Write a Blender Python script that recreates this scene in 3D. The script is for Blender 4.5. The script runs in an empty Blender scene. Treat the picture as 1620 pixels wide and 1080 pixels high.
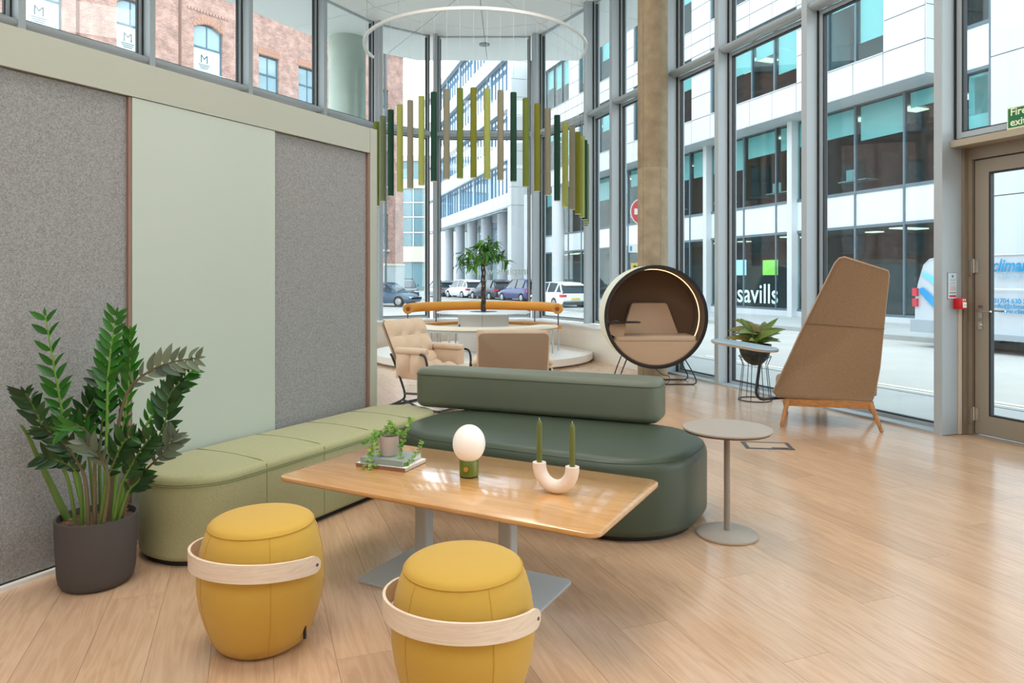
import bpy, bmesh, math, random
from mathutils import Vector, Matrix
random.seed(7)
R = math.radians
PI = math.pi
sc = bpy.context.scene
col = sc.collection

# ------------------------------------------------------------------ camera, sky, lights, exposure
CAMH = 1.45
cd = bpy.data.cameras.new('camera'); cam = bpy.data.objects.new('camera', cd); col.objects.link(cam)
cam.location = (0, 0, CAMH); cam.rotation_euler = (R(90), 0, 0)
cd.sensor_width = 36; cd.lens = 1120/1620*36; cd.shift_y = -100/1620; cd.clip_end = 600; cd.clip_start = .05
sc.camera = cam
w = bpy.data.worlds.new('sky'); sc.world = w; w.use_nodes = True
wn = w.node_tree.nodes; wl = w.node_tree.links
bg = wn['Background']
tc = wn.new('ShaderNodeTexCoord'); sep = wn.new('ShaderNodeSeparateXYZ'); cr = wn.new('ShaderNodeValToRGB')
wl.new(tc.outputs['Generated'], sep.inputs[0]); wl.new(sep.outputs['Z'], cr.inputs[0])
cr.color_ramp.elements[0].color = (.93, .96, 1, 1); cr.color_ramp.elements[1].color = (.74, .87, 1, 1)
wl.new(cr.outputs[0], bg.inputs[0]); bg.inputs[1].default_value = 4.3

def area(name, loc, size, power, color=(1, .97, .93), rot=(0, 0, 0)):
    l = bpy.data.lights.new(name, 'AREA'); l.shape = 'RECTANGLE'; l.size, l.size_y = size
    l.energy = power; l.color = color
    o = bpy.data.objects.new(name, l); o.location = loc; o.rotation_euler = rot; col.objects.link(o)
    return o
area('fill_or_office_lamp', (-1.6, 2.6, 6.5), (2.2, 2.2), 150)  # this and the next four: unseen fill lights added to brighten the interior
area('fill_or_office_lamp', (-2.6, -1.2, 6.5), (2.2, 2.2), 60)
area('fill_or_office_lamp', (2.0, -1.2, 6.5), (2.2, 2.2), 60)
area('fill_or_office_lamp', (.8, 5.6, 6.5), (2.2, 2.2), 90)
area('fill_or_office_lamp', (-.4, 9.4, 6.6), (2.0, 2.0), 60)
sc.view_settings.view_transform = 'Standard'; sc.view_settings.look = 'None'
sc.view_settings.exposure = 0.0; sc.view_settings.gamma = 1.0; sc.view_settings.use_curve_mapping = False
sc.cycles.use_denoising = True
sc.cycles.transparent_max_bounces = 16
sc.cycles.max_bounces = 8
sc.cycles.diffuse_bounces = 5
sc.cycles.caustics_reflective = False
sc.cycles.caustics_refractive = False

# ------------------------------------------------------------------ materials
def lin(h):
    h = h.lstrip('#'); o = []
    for i in (0, 2, 4):
        c = int(h[i:i+2], 16)/255
        o.append(c/12.92 if c <= .04045 else ((c+.055)/1.055)**2.4)
    return (*o, 1)
MATS = {}
def mat(name, hx, rough=.5, metal=0, spec=.5, mottle=None, bump=None, sheen=0, emit=None, coat=0):
    """mottle=(scale, amount) colour noise; bump=(scale, strength)"""
    if name in MATS: return MATS[name]
    m = bpy.data.materials.new(name); m.use_nodes = True; MATS[name] = m
    n = m.node_tree.nodes; l = m.node_tree.links; b = n['Principled BSDF']
    c = lin(hx)
    b.inputs['Base Color'].default_value = c; b.inputs['Roughness'].default_value = rough
    b.inputs['Metallic'].default_value = metal; b.inputs['Specular IOR Level'].default_value = spec
    if sheen: b.inputs['Sheen Weight'].default_value = sheen; b.inputs['Sheen Roughness'].default_value = .5
    if coat: b.inputs['Coat Weight'].default_value = coat; b.inputs['Coat Roughness'].default_value = .12
    if emit:
        b.inputs['Emission Color'].default_value = c; b.inputs['Emission Strength'].default_value = emit
    if mottle or bump:
        t = n.new('ShaderNodeTexCoord')
    if mottle:
        nz = n.new('ShaderNodeTexNoise'); nz.inputs['Scale'].default_value = mottle[0]; nz.inputs['Detail'].default_value = 4
        l.new(t.outputs['Object'], nz.inputs['Vector'])
        r = n.new('ShaderNodeValToRGB'); a = mottle[1]
        r.color_ramp.elements[0].position = .3; r.color_ramp.elements[1].position = .7
        r.color_ramp.elements[0].color = tuple(x*(1-a) for x in c[:3])+(1,)
        r.color_ramp.elements[1].color = tuple(min(1, x*(1+a)) for x in c[:3])+(1,)
        l.new(nz.outputs['Fac'], r.inputs[0]); l.new(r.outputs[0], b.inputs['Base Color'])
    if bump:
        nb = n.new('ShaderNodeTexNoise'); nb.inputs['Scale'].default_value = bump[0]; nb.inputs['Detail'].default_value = 3
        l.new(t.outputs['Object'], nb.inputs['Vector'])
        bp = n.new('ShaderNodeBump'); bp.inputs['Strength'].default_value = bump[1]; bp.inputs['Distance'].default_value = .002
        l.new(nb.outputs['Fac'], bp.inputs['Height']); l.new(bp.outputs[0], b.inputs['Normal'])
    return m

def glass(name, tint, fac=1.0, ior=1.45, base=0.0, rough=0.0):
    m = bpy.data.materials.new(name); m.use_nodes = True; MATS[name] = m
    n = m.node_tree.nodes; l = m.node_tree.links; n.remove(n['Principled BSDF'])
    tr = n.new('ShaderNodeBsdfTransparent'); tr.inputs[0].default_value = (*tint, 1)
    gl = n.new('ShaderNodeBsdfGlossy'); gl.inputs['Roughness'].default_value = rough
    lw = n.new('ShaderNodeLayerWeight'); lw.inputs[0].default_value = .5
    pw = n.new('ShaderNodeMath'); pw.operation = 'POWER'; pw.inputs[1].default_value = 5; l.new(lw.outputs['Facing'], pw.inputs[0])
    fr = n.new('ShaderNodeMath'); fr.operation = 'MULTIPLY_ADD'; fr.inputs[1].default_value = .96; fr.inputs[2].default_value = .04; l.new(pw.outputs[0], fr.inputs[0])
    mu = n.new('ShaderNodeMath'); mu.operation = 'MULTIPLY_ADD'; mu.inputs[1].default_value = fac; mu.inputs[2].default_value = base; mu.use_clamp = True
    mx = n.new('ShaderNodeMixShader')
    l.new(fr.outputs[0], mu.inputs[0]); l.new(mu.outputs[0], mx.inputs[0]); l.new(tr.outputs[0], mx.inputs[1]); l.new(gl.outputs[0], mx.inputs[2])
    l.new(mx.outputs[0], n['Material Output'].inputs[0])
    return m

def wood(name, c1, c2, rough=.35, gs=(1.5, 22, 6), rnd=False, coat=0, var=.12, spec=.5):
    """grain runs along object x"""
    m = bpy.data.materials.new(name); m.use_nodes = True; MATS[name] = m
    n = m.node_tree.nodes; l = m.node_tree.links; b = n['Principled BSDF']
    b.inputs['Roughness'].default_value = rough; b.inputs['Coat Weight'].default_value = coat; b.inputs['Coat Roughness'].default_value = .08
    b.inputs['Specular IOR Level'].default_value = spec
    t = n.new('ShaderNodeTexCoord'); vec = t.outputs['Object']
    if rnd:
        oi = n.new('ShaderNodeObjectInfo'); ge = n.new('ShaderNodeNewGeometry')
        ad = n.new('ShaderNodeMath'); ad.operation = 'ADD'; l.new(oi.outputs['Random'], ad.inputs[0]); l.new(ge.outputs['Random Per Island'], ad.inputs[1])
        frc = n.new('ShaderNodeMath'); frc.operation = 'FRACT'; l.new(ad.outputs[0], frc.inputs[0])
        sc_ = n.new('ShaderNodeMath'); sc_.operation = 'MULTIPLY'; sc_.inputs[1].default_value = 37; l.new(frc.outputs[0], sc_.inputs[0])
        va = n.new('ShaderNodeVectorMath'); va.operation = 'ADD'; l.new(vec, va.inputs[0]); l.new(sc_.outputs[0], va.inputs[1]); vec = va.outputs[0]
    mp = n.new('ShaderNodeMapping'); mp.inputs['Scale'].default_value = gs; l.new(vec, mp.inputs[0])
    nz = n.new('ShaderNodeTexNoise'); nz.inputs['Scale'].default_value = 1; nz.inputs['Detail'].default_value = 5; nz.inputs['Distortion'].default_value = 1.2
    l.new(mp.outputs[0], nz.inputs['Vector'])
    mm = n.new('ShaderNodeMath'); mm.operation = 'MULTIPLY'; mm.inputs[1].default_value = 5; l.new(nz.outputs['Fac'], mm.inputs[0])
    pp = n.new('ShaderNodeMath'); pp.operation = 'PINGPONG'; pp.inputs[1].default_value = .5; l.new(mm.outputs[0], pp.inputs[0])
    nz2 = n.new('ShaderNodeTexNoise'); nz2.inputs['Scale'].default_value = 3; nz2.inputs['Detail'].default_value = 6; l.new(mp.outputs[0], nz2.inputs['Vector'])
    a2 = n.new('ShaderNodeMath'); a2.operation = 'ADD'; l.new(pp.outputs[0], a2.inputs[0]); l.new(nz2.outputs['Fac'], a2.inputs[1])
    r = n.new('ShaderNodeValToRGB'); r.color_ramp.elements[0].position = .3; r.color_ramp.elements[1].position = 1.0
    r.color_ramp.elements[0].color = lin(c2); r.color_ramp.elements[1].color = lin(c1)
    l.new(a2.outputs[0], r.inputs[0])
    out = r.outputs[0]
    if rnd:
        hs = n.new('ShaderNodeHueSaturation'); mr = n.new('ShaderNodeMapRange')
        mr.inputs['To Min'].default_value = 1-var; mr.inputs['To Max'].default_value = 1+var
        l.new(frc.outputs[0], mr.inputs[0]); l.new(mr.outputs[0], hs.inputs['Value']); l.new(out, hs.inputs['Color']); out = hs.outputs[0]
    l.new(out, b.inputs['Base Color'])
    return m

def felt(name, cols, scale=260):
    m = bpy.data.materials.new(name); m.use_nodes = True; MATS[name] = m
    n = m.node_tree.nodes; l = m.node_tree.links; b = n['Principled BSDF']; b.inputs['Roughness'].default_value = .95; b.inputs['Specular IOR Level'].default_value = .1
    t = n.new('ShaderNodeTexCoord')
    nz = n.new('ShaderNodeTexNoise'); nz.inputs['Scale'].default_value = scale; nz.inputs['Detail'].default_value = 6; nz.inputs['Roughness'].default_value = .8
    nz.inputs['Distortion'].default_value = 1
    l.new(t.outputs['Object'], nz.inputs['Vector'])
    n2 = n.new('ShaderNodeTexNoise'); n2.inputs['Scale'].default_value = 120; n2.inputs['Detail'].default_value = 5; l.new(t.outputs['Object'], n2.inputs['Vector'])
    ad = n.new('ShaderNodeMath'); ad.operation = 'MULTIPLY_ADD'; ad.inputs[1].default_value = .35; l.new(n2.outputs['Fac'], ad.inputs[0]); l.new(nz.outputs['Fac'], ad.inputs[2])
    r = n.new('ShaderNodeValToRGB'); r.color_ramp.elements[0].position = .52; r.color_ramp.elements[1].position = .84
    r.color_ramp.elements[0].color = lin(cols[0]); r.color_ramp.elements[1].color = lin(cols[1])
    l.new(ad.outputs[0], r.inputs[0]); l.new(r.outputs[0], b.inputs['Base Color'])
    bp = n.new('ShaderNodeBump'); bp.inputs['Strength'].default_value = .3; bp.inputs['Distance'].default_value = .002
    l.new(nz.outputs['Fac'], bp.inputs['Height']); l.new(bp.outputs[0], b.inputs['Normal'])
    return m

def brickmat(name, c1, c2, mort, rowh=.075):
    m = bpy.data.materials.new(name); m.use_nodes = True; MATS[name] = m
    n = m.node_tree.nodes; l = m.node_tree.links; b = n['Principled BSDF']; b.inputs['Roughness'].default_value = .9
    t = n.new('ShaderNodeTexCoord'); s = n.new('ShaderNodeSeparateXYZ'); l.new(t.outputs['Object'], s.inputs[0])
    cb = n.new('ShaderNodeCombineXYZ'); l.new(s.outputs['X'], cb.inputs[0]); l.new(s.outputs['Z'], cb.inputs[1])
    br = n.new('ShaderNodeTexBrick'); br.inputs['Scale'].default_value = 1; br.inputs['Brick Width'].default_value = rowh*3; br.inputs['Row Height'].default_value = rowh
    br.inputs['Mortar Size'].default_value = .006; br.inputs['Color1'].default_value = lin(c1); br.inputs['Color2'].default_value = lin(c2); br.inputs['Mortar'].default_value = lin(mort)
    l.new(cb.outputs[0], br.inputs[0])
    nz = n.new('ShaderNodeTexNoise'); nz.inputs['Scale'].default_value = 1.6; nz.inputs['Detail'].default_value = 8; nz.inputs['Roughness'].default_value = .7; l.new(t.outputs['Object'], nz.inputs['Vector'])
    r = n.new('ShaderNodeValToRGB'); r.color_ramp.elements[0].position = .35; r.color_ramp.elements[1].position = .7
    r.color_ramp.elements[0].color = (.6, .6, .6, 1); r.color_ramp.elements[1].color = (1.25, 1.2, 1.2, 1); l.new(nz.outputs['Fac'], r.inputs[0])
    mx = n.new('ShaderNodeMix'); mx.data_type = 'RGBA'; mx.blend_type = 'MULTIPLY'; mx.inputs[0].default_value = 1
    l.new(br.outputs['Color'], mx.inputs[6]); l.new(r.outputs[0], mx.inputs[7]); l.new(mx.outputs[2], b.inputs['Base Color'])
    return m

# ------------------------------------------------------------------ mesh helpers
def rr(hx, hy, rad, n=8, cx=0, cy=0):
    rad = max(min(rad, hx-1e-4, hy-1e-4), 1e-4); o = []
    for (sx, sy, a0) in ((1, 1, 0), (-1, 1, 90), (-1, -1, 180), (1, -1, 270)):
        for k in range(n+1):
            a = R(a0+90*k/n)
            o.append((cx+sx*(hx-rad)+rad*math.cos(a), cy+sy*(hy-rad)+rad*math.sin(a)))
    return o
def circle(r, n=32, cx=0, cy=0):
    return [(cx+r*math.cos(2*PI*k/n), cy+r*math.sin(2*PI*k/n)) for k in range(n)]
class MB:
    def __init__(s): s.b = bmesh.new()
    def box(s, x0, x1, y0, y1, z0, z1, M=None):
        v = [s.b.verts.new((x, y, z)) for z in (z0, z1) for (x, y) in ((x0, y0), (x1, y0), (x1, y1), (x0, y1))]
        if M is not None:
            for q in v: q.co = M @ q.co
        for f in ((3, 2, 1, 0), (4, 5, 6, 7), (0, 1, 5, 4), (1, 2, 6, 5), (2, 3, 7, 6), (3, 0, 4, 7)):
            s.b.faces.new([v[i] for i in f])
        return s
    def rings(s, rings, cap0=True, cap1=True, closed=True):
        rv = [[s.b.verts.new(p) for p in r] for r in rings]
        n = len(rv[0])
        for a, b in zip(rv, rv[1:]):
            for i in range(n if closed else n-1):
                j = (i+1) % n
                try: s.b.faces.new((a[i], a[j], b[j], b[i]))
                except ValueError: pass
        if cap0: s.b.faces.new(rv[0][::-1])
        if cap1: s.b.faces.new(rv[-1])
        return s
    def prism(s, poly, z0, z1):
        return s.rings([[(x, y, z0) for x, y in poly], [(x, y, z1) for x, y in poly]])
    def soft(s, hx, hy, rad, z0, z1, rt, rb, n=8, k=5, cx=0, cy=0, crown=0, M=None):
        """rounded slab / cushion"""
        rg = []
        for i in range(k+1):
            a = PI/2*i/k; o = rb*(1-math.sin(a)); rg.append([(x, y, z0+rb*(1-math.cos(a))) for x, y in rr(hx-o, hy-o, rad-o, n, cx, cy)])
        for i in range(k+1):
            a = PI/2*i/k; o = rt*(1-math.cos(a)); rg.append([(x, y, z1-rt+rt*math.sin(a)) for x, y in rr(hx-o, hy-o, rad-o, n, cx, cy)])
        if crown:
            m = min(hx, hy)
            for q in (.15, .3, .5, .7, .9):
                o = rt+(m-rt)*q; rg.append([(x, y, z1+crown*(1-(1-q)**2)) for x, y in rr(hx-o, hy-o, rad-o, n, cx, cy)])
        if M is not None: rg = [[tuple(M @ Vector(p)) for p in r] for r in rg]
        return s.rings(rg)
    def lathe(s, prof, n=32, cx=0, cy=0, cap0=True, cap1=True):
        return s.rings([[(cx+r*math.cos(2*PI*k/n), cy+r*math.sin(2*PI*k/n), z) for k in range(n)] for r, z in prof], cap0, cap1)
    def tube(s, pts, r, n=8, closed=False, cap=True):
        pts = [Vector(p) for p in pts]; m = len(pts); rad = r if isinstance(r, (list, tuple)) else [r]*m
        rg = []; up = None
        for i in range(m):
            if closed: t = pts[(i+1) % m]-pts[i-1]
            else: t = pts[min(i+1, m-1)]-pts[max(i-1, 0)]
            if t.length < 1e-9: t = Vector((0, 0, 1))
            t.normalize()
            if up is None:
                up = Vector((0, 0, 1)) if abs(t.z) < .9 else Vector((1, 0, 0))
            a = up - t*up.dot(t)
            if a.length < 1e-6: a = t.orthogonal()
            a.normalize(); up = a; b = t.cross(a)
            rg.append([tuple(pts[i]+(a*math.cos(2*PI*k/n)+b*math.sin(2*PI*k/n))*rad[i]) for k in range(n)])
        if closed: rg.append(rg[0]); return s.rings(rg, False, False)
        return s.rings(rg, cap, cap)
    def sphere(s, r, cx=0, cy=0, cz=0, sx=1, sy=1, sz=1, n=24, m=14):
        rg = [[(cx+sx*r*math.sin(PI*i/m)*math.cos(2*PI*k/n), cy+sy*r*math.sin(PI*i/m)*math.sin(2*PI*k/n), cz-sz*r*math.cos(PI*i/m)) for k in range(n)] for i in range(1, m)]
        return s.rings(rg)
    def mesh(s, name, m, smooth=True, ang=38):
        bm = s.b
        bmesh.ops.remove_doubles(bm, verts=bm.verts, dist=1e-5)
        bmesh.ops.recalc_face_normals(bm, faces=bm.faces)
        if smooth:
            for f in bm.faces: f.smooth = True
            for e in bm.edges:
                if len(e.link_faces) == 2 and e.calc_face_angle(0) > R(ang): e.smooth = False
        me = bpy.data.meshes.new(name); bm.to_mesh(me); bm.free()
        for q in (m if isinstance(m, (list, tuple)) else [m]): me.materials.append(q)
        return me
    def build(s, name, m, parent=None, loc=None, rz=0, smooth=True, label=None, ang=38):
        o = bpy.data.objects.new(name, s.mesh(name, m, smooth, ang)); col.objects.link(o)
        if parent is not None: o.parent = parent
        if loc is not None: o.location = loc
        o.rotation_euler.z = rz
        if label: o['label'] = label
        return o
def link(name, me, parent=None, loc=None, M=None):
    o = bpy.data.objects.new(name, me); col.objects.link(o)
    if parent is not None: o.parent = parent
    if M is not None: o.matrix_local = M
    elif loc is not None: o.location = loc
    return o
def tag(o, label, cat, group=None, kind=None):
    o['label'] = label; o['category'] = cat
    if group: o['group'] = group
    if kind: o['kind'] = kind
    return o
def thing(name, label, cat, loc=(0, 0, 0), rz=0, group=None):
    o = bpy.data.objects.new(name, None); o.empty_display_size = .2; col.objects.link(o)
    o.location = loc; o.rotation_euler = (0, 0, rz)
    return tag(o, label, cat, group)
def struct(name, loc=(0, 0, 0), rz=0, label=None):
    o = bpy.data.objects.new(name, None); o.empty_display_size = .2; col.objects.link(o)
    o.location = loc; o.rotation_euler = (0, 0, rz); o['kind'] = 'structure'
    if label: o['label'] = label
    return o
def copy_tree(o, parent=None):
    c = o.copy(); col.objects.link(c)
    if parent is not None: c.parent = parent
    for ch in list(KIDS(o)): copy_tree(ch, c)
    return c
def KIDS(o): return [x for x in bpy.data.objects if x.parent == o]
def text(name, body, size, m, parent, loc, rot, ext=.002, align='LEFT', bold=0, shear=0, xs=1.0, space=1.0):
    cu = bpy.data.curves.new(name, 'FONT'); cu.body = body; cu.size = size; cu.extrude = ext; cu.align_x = align
    cu.offset = bold; cu.shear = shear; cu.space_character = space; cu.resolution_u = 3
    t = bpy.data.objects.new(name, cu); col.objects.link(t); bpy.context.view_layer.update()
    me = bpy.data.meshes.new_from_object(t.evaluated_get(bpy.context.evaluated_depsgraph_get()))
    bpy.data.objects.remove(t); me.materials.clear(); me.materials.append(m)
    o = bpy.data.objects.new(name, me); col.objects.link(o); o.parent = parent
    o.location = loc; o.rotation_euler = rot; o.scale = (xs, 1, 1)
    return o
UP = (R(90), 0, 0)     # text standing upright, read from -y
def W(px, py, Y):      # a point of the place at depth Y
    return Vector(((px-810)/1120*Y, Y, CAMH-(py-440)/1120*Y))
AU = math.atan2(-.4756, .8797)           # main furniture direction
def UV(u, v): return (.8797*u+.4756*v, -.4756*u+.8797*v)
def smoothpath(pts, n=6):
    pts = [Vector(p) for p in pts]; o = []
    for i in range(len(pts)-1):
        p0 = pts[max(i-1, 0)]; p1 = pts[i]; p2 = pts[i+1]; p3 = pts[min(i+2, len(pts)-1)]
        for k in range(n):
            t = k/n
            o.append(.5*((2*p1)+(-p0+p2)*t+(2*p0-5*p1+4*p2-p3)*t*t+(-p0+3*p1-3*p2+p3)*t**3))
    o.append(pts[-1]); return o
def clip(poly, px, py, nx, ny):
    """keep the part with (p-P).n <= 0"""
    o = []
    for i in range(len(poly)):
        a = poly[i]; b = poly[(i+1) % len(poly)]
        da = (a[0]-px)*nx+(a[1]-py)*ny; db = (b[0]-px)*nx+(b[1]-py)*ny
        if da <= 0: o.append(a)
        if da*db < 0:
            t = da/(da-db); o.append((a[0]+(b[0]-a[0])*t, a[1]+(b[1]-a[1])*t))
    return o
def offset_line(pts, d):
    """offset an open polyline to its left by d (mitred)"""
    o = []
    for i, p in enumerate(pts):
        ns = []
        if i > 0: a = pts[i-1]; t = Vector((p[0]-a[0], p[1]-a[1])).normalized(); ns.append(Vector((-t.y, t.x)))
        if i < len(pts)-1: a = pts[i+1]; t = Vector((a[0]-p[0], a[1]-p[1])).normalized(); ns.append(Vector((-t.y, t.x)))
        if len(ns) == 2:
            m = (ns[0]+ns[1]).normalized(); m *= 1/m.dot(ns[0])
        else: m = ns[0]
        o.append((p[0]+m.x*d, p[1]+m.y*d))
    return o

M_alu = mat('grey_metal', 'a9adad', .45, .0, .5)
M_dark = mat('dark_gasket', '20262a', .6)
M_glass = glass('window_glass', (.93, .97, .965), fac=.9)
M_panelwhite = mat('white_paint', 'e6e6e2', .6, mottle=(3, .02))
M_concrete = mat('concrete', '9c8a70', .85, mottle=(7, .16), bump=(60, .4))
M_black = mat('black_metal', '17181a', .4)
M_white = mat('white_satin', 'e9e8e4', .35)

# ------------------------------------------------------------------ the building shell
CEIL = 6.72
def RX(y, p=0): return (6.387-.3705*y+.938*p, y+.347*p)      # right facade, y = distance along, p = outwards
def LX(y): return (-10.81+.5607*y, y)                         # left facade
Lp = (-2.68, 14.5); Bp = (-1.66, 15.25); Cp = (.447, 15.25); Dp = RX(13.5)
left_y = [-2.2, -.1, 1.5, 3.0, 4.5, 5.9, 7.25, 8.63, 10.12, 11.63, 13.12]
right_y = [12.53, 10.855, 9.69, 8.157, 6.57, 5.05, 3.45, 1.9, .3, -1.3, -3.0]
line = [LX(y) for y in left_y] + [Lp, Bp, Cp, Dp] + [RX(y) for y in right_y]
room = [line[0], LX(13.12), Lp, Bp, Cp, Dp, line[-1]]        # convex outline (clockwise)

# floor: slab, then planks running parallel to the right-hand windows
FA = R(-69.67); FO = (2.43, 10.68)
def toF(x, y):
    dx, dy = x-FO[0], y-FO[1]; return (dx*.3474-dy*.9377, dx*.9377+dy*.3474)
floor = struct('floor', (FO[0], FO[1], 0), FA)
inner = [toF(*p) for p in room][::-1]
M_floor = wood('oak_floor', 'cfac8c', 'c09a7a', rough=.24, gs=(1.3, 15, 5), rnd=True, var=.075, coat=.6)
M_floor.node_tree.nodes['Principled BSDF'].inputs['Coat Roughness'].default_value = .16
MB().prism([toF(*p) for p in offset_line(line, .32)][::-1], -.2, -.006).build('subfloor', mat('screed', 'a98b6c', .8), floor)
planks = []
PW, PL = .225, 1.85
for r_ in range(-2, 60):
    p0 = .17-PW*(r_+1)
    off = (r_*0.618 % 1)*PL
    for c_ in range(-6, 12):
        a0 = -off+c_*PL-2
        poly = [(a0+.0007, p0+.0007), (a0+PL-.0007, p0+.0007), (a0+PL-.0007, p0+PW-.0007), (a0+.0007, p0+PW-.0007)]
        cxy = (a0+PL/2, p0+PW/2)
        wx = FO[0]+cxy[0]*.3474+cxy[1]*.9377; wy = FO[1]-cxy[0]*.9377+cxy[1]*.3474
        whole = all(all(((q[0]-a[0])*(b[1]-a[1])-(q[1]-a[1])*(b[0]-a[0])) <= 0 for q in poly) for a, b in zip(inner, inner[1:]+inner[:1]))
        if not whole:
            for a, b in zip(inner, inner[1:]+inner[:1]):
                nx, ny = (b[1]-a[1]), -(b[0]-a[0]); l_ = math.hypot(nx, ny)
                if l_ > 0 and poly: poly = clip(poly, a[0], a[1], nx/l_, ny/l_)
            if len(poly) < 3: continue
        u = .8797*wx-.4756*wy
        vis = wy > 1.2 and abs(wx) < .78*wy+1.0 and (u > -3.8 or wy > 9) and not (math.hypot(wx+.51, wy-12.9) < 1.9)
        planks.append((not vis, math.hypot(wx, wy), whole, poly, cxy))
planks.sort(key=lambda q: (q[0], q[1]))
me_pl = MB().prism([(-PL/2+.0007, -PW/2+.0007), (PL/2-.0007, -PW/2+.0007), (PL/2-.0007, PW/2-.0007), (-PL/2+.0007, PW/2-.0007)], -.006, 0).mesh('plank', M_floor, False)
rest = MB()
for i, (hid, d, whole, poly, c) in enumerate(planks):
    if i < 300 and not hid:
        if whole: link('plank', me_pl, floor, (c[0], c[1], 0))
        else: MB().prism([(x-c[0], y-c[1]) for x, y in poly], -.006, 0).build('plank', M_floor, floor, (c[0], c[1], 0), smooth=False)
    else: rest.prism(poly, -.006, 0)
o = rest.build('plank', M_floor, floor, smooth=False); o['kind'] = 'stuff'

# ceiling with its soffit running out over the street
ceiling = struct('ceiling', (0, 0, CEIL))
M_soffit = mat('soffit_panel', 'eef0ee', .6)
outl = offset_line([line[0], LX(13.12), Lp, Bp, Cp, Dp, line[-1]], 1.9)
outl[-1] = offset_line([Dp, line[-1]], 1.45)[-1]; outl[-2] = (outl[-2][0]-.25, outl[-2][1]-.1)
convex = outl
MB().prism(convex[::-1], .02, .4).build('slab', mat('slab', 'b9bcbb', .8), ceiling, smooth=False)
cc = (-.6, 12.6)
for k in range(0, 6):
    a0, a1 = R(30*k), R(30*(k+1))
    poly = convex
    poly = clip(poly, cc[0], cc[1], math.sin(a0), -math.cos(a0)); poly = clip(poly, cc[0], cc[1], -math.sin(a1), math.cos(a1))
    if len(poly) < 3: continue
    gx = sum(p[0] for p in poly)/len(poly); gy = sum(p[1] for p in poly)/len(poly)
    for (f0, f1) in ((0, 2.3), (2.3, 9)):
        q = poly
        mid = (a0+a1)/2; nx, ny = math.cos(mid), math.sin(mid)
        q = clip(q, cc[0]+nx*(f1-.008), cc[1]+ny*(f1-.008), nx, ny); q = clip(q, cc[0]+nx*(f0+.008), cc[1]+ny*(f0+.008), -nx, -ny)
        q = clip(q, cc[0]-math.sin(a0)*.008, cc[1]+math.cos(a0)*.008, math.sin(a0), -math.cos(a0))
        q = clip(q, cc[0]+math.sin(a1)*.008, cc[1]-math.cos(a1)*.008, -math.sin(a1), math.cos(a1))
        if len(q) > 2: MB().prism(q[::-1], 0, .02).build('panel', M_soffit, ceiling, smooth=False)
lower = clip(convex, 0, 12.6, 0, 1)
# the part of the ceiling nearer than the turret, in strips 2.4 m deep
y1 = 12.6
while y1 > -4:
    y0 = y1-2.4; q = clip(clip(lower, 0, y1-.008, 0, 1), 0, y0+.008, 0, -1)
    if len(q) > 2:
        for (xa, xb) in ((-40, -6), (-6, -2.4), (-2.4, 1.2), (1.2, 4.8), (4.8, 40)):
            z = clip(clip(q, xb-.008, 0, 1, 0), xa+.008, 0, -1, 0)
            if len(z) > 2:
                MB().prism(z[::-1], 0.001, .02).build('panel', M_soffit, ceiling, smooth=False)
    y1 = y0
dl = MB(); dl.lathe([(.12, 0), (.12, -.02), (.09, -.03)], 24)
tag(dl.build('soffit_downlight', mat('lamp_grey', '8f9494', .5), None, (-.62, 15.95, CEIL)), 'small round grey fitting in the white soffit outside the turret', 'light')

# wall behind the camera
bx0, bx1 = line[0], line[-1]
wb = MB(); wb.box(bx0[0]-1, bx1[0]+1, -3.3, -3.1, 0, CEIL)
o = wb.build('wall_back', mat('wall_paint', 'dcd8d0', .8), None, smooth=False); o['kind'] = 'structure'

# low wall and sill around the turret
turret = [LX(8.63), LX(13.12), Lp, Bp, Cp, Dp, RX(12.53), RX(10.95)]
ow = [(p[0], p[1]) for p in offset_line(turret, .05)]; iw = offset_line(turret, -.27)
wt = MB()
def strip(mb, A, B, z0, z1):
    for i in range(len(A)-1):
        mb.rings([[(*B[i], z0), (*A[i], z0), (*A[i], z1), (*B[i], z1)], [(*B[i+1], z0), (*A[i+1], z0), (*A[i+1], z1), (*B[i+1], z1)]])
strip(wt, ow, iw, 0, .56)
o = wt.build('wall_turret', mat('cream_paint', 'ece6da', .5), None, smooth=False); o['kind'] = 'structure'
ts = MB(); strip(ts, offset_line(turret, .06), offset_line(turret, -.31), .56, .59)
o = ts.build('trim_1', M_white, None, smooth=False); o['kind'] = 'structure'

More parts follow.
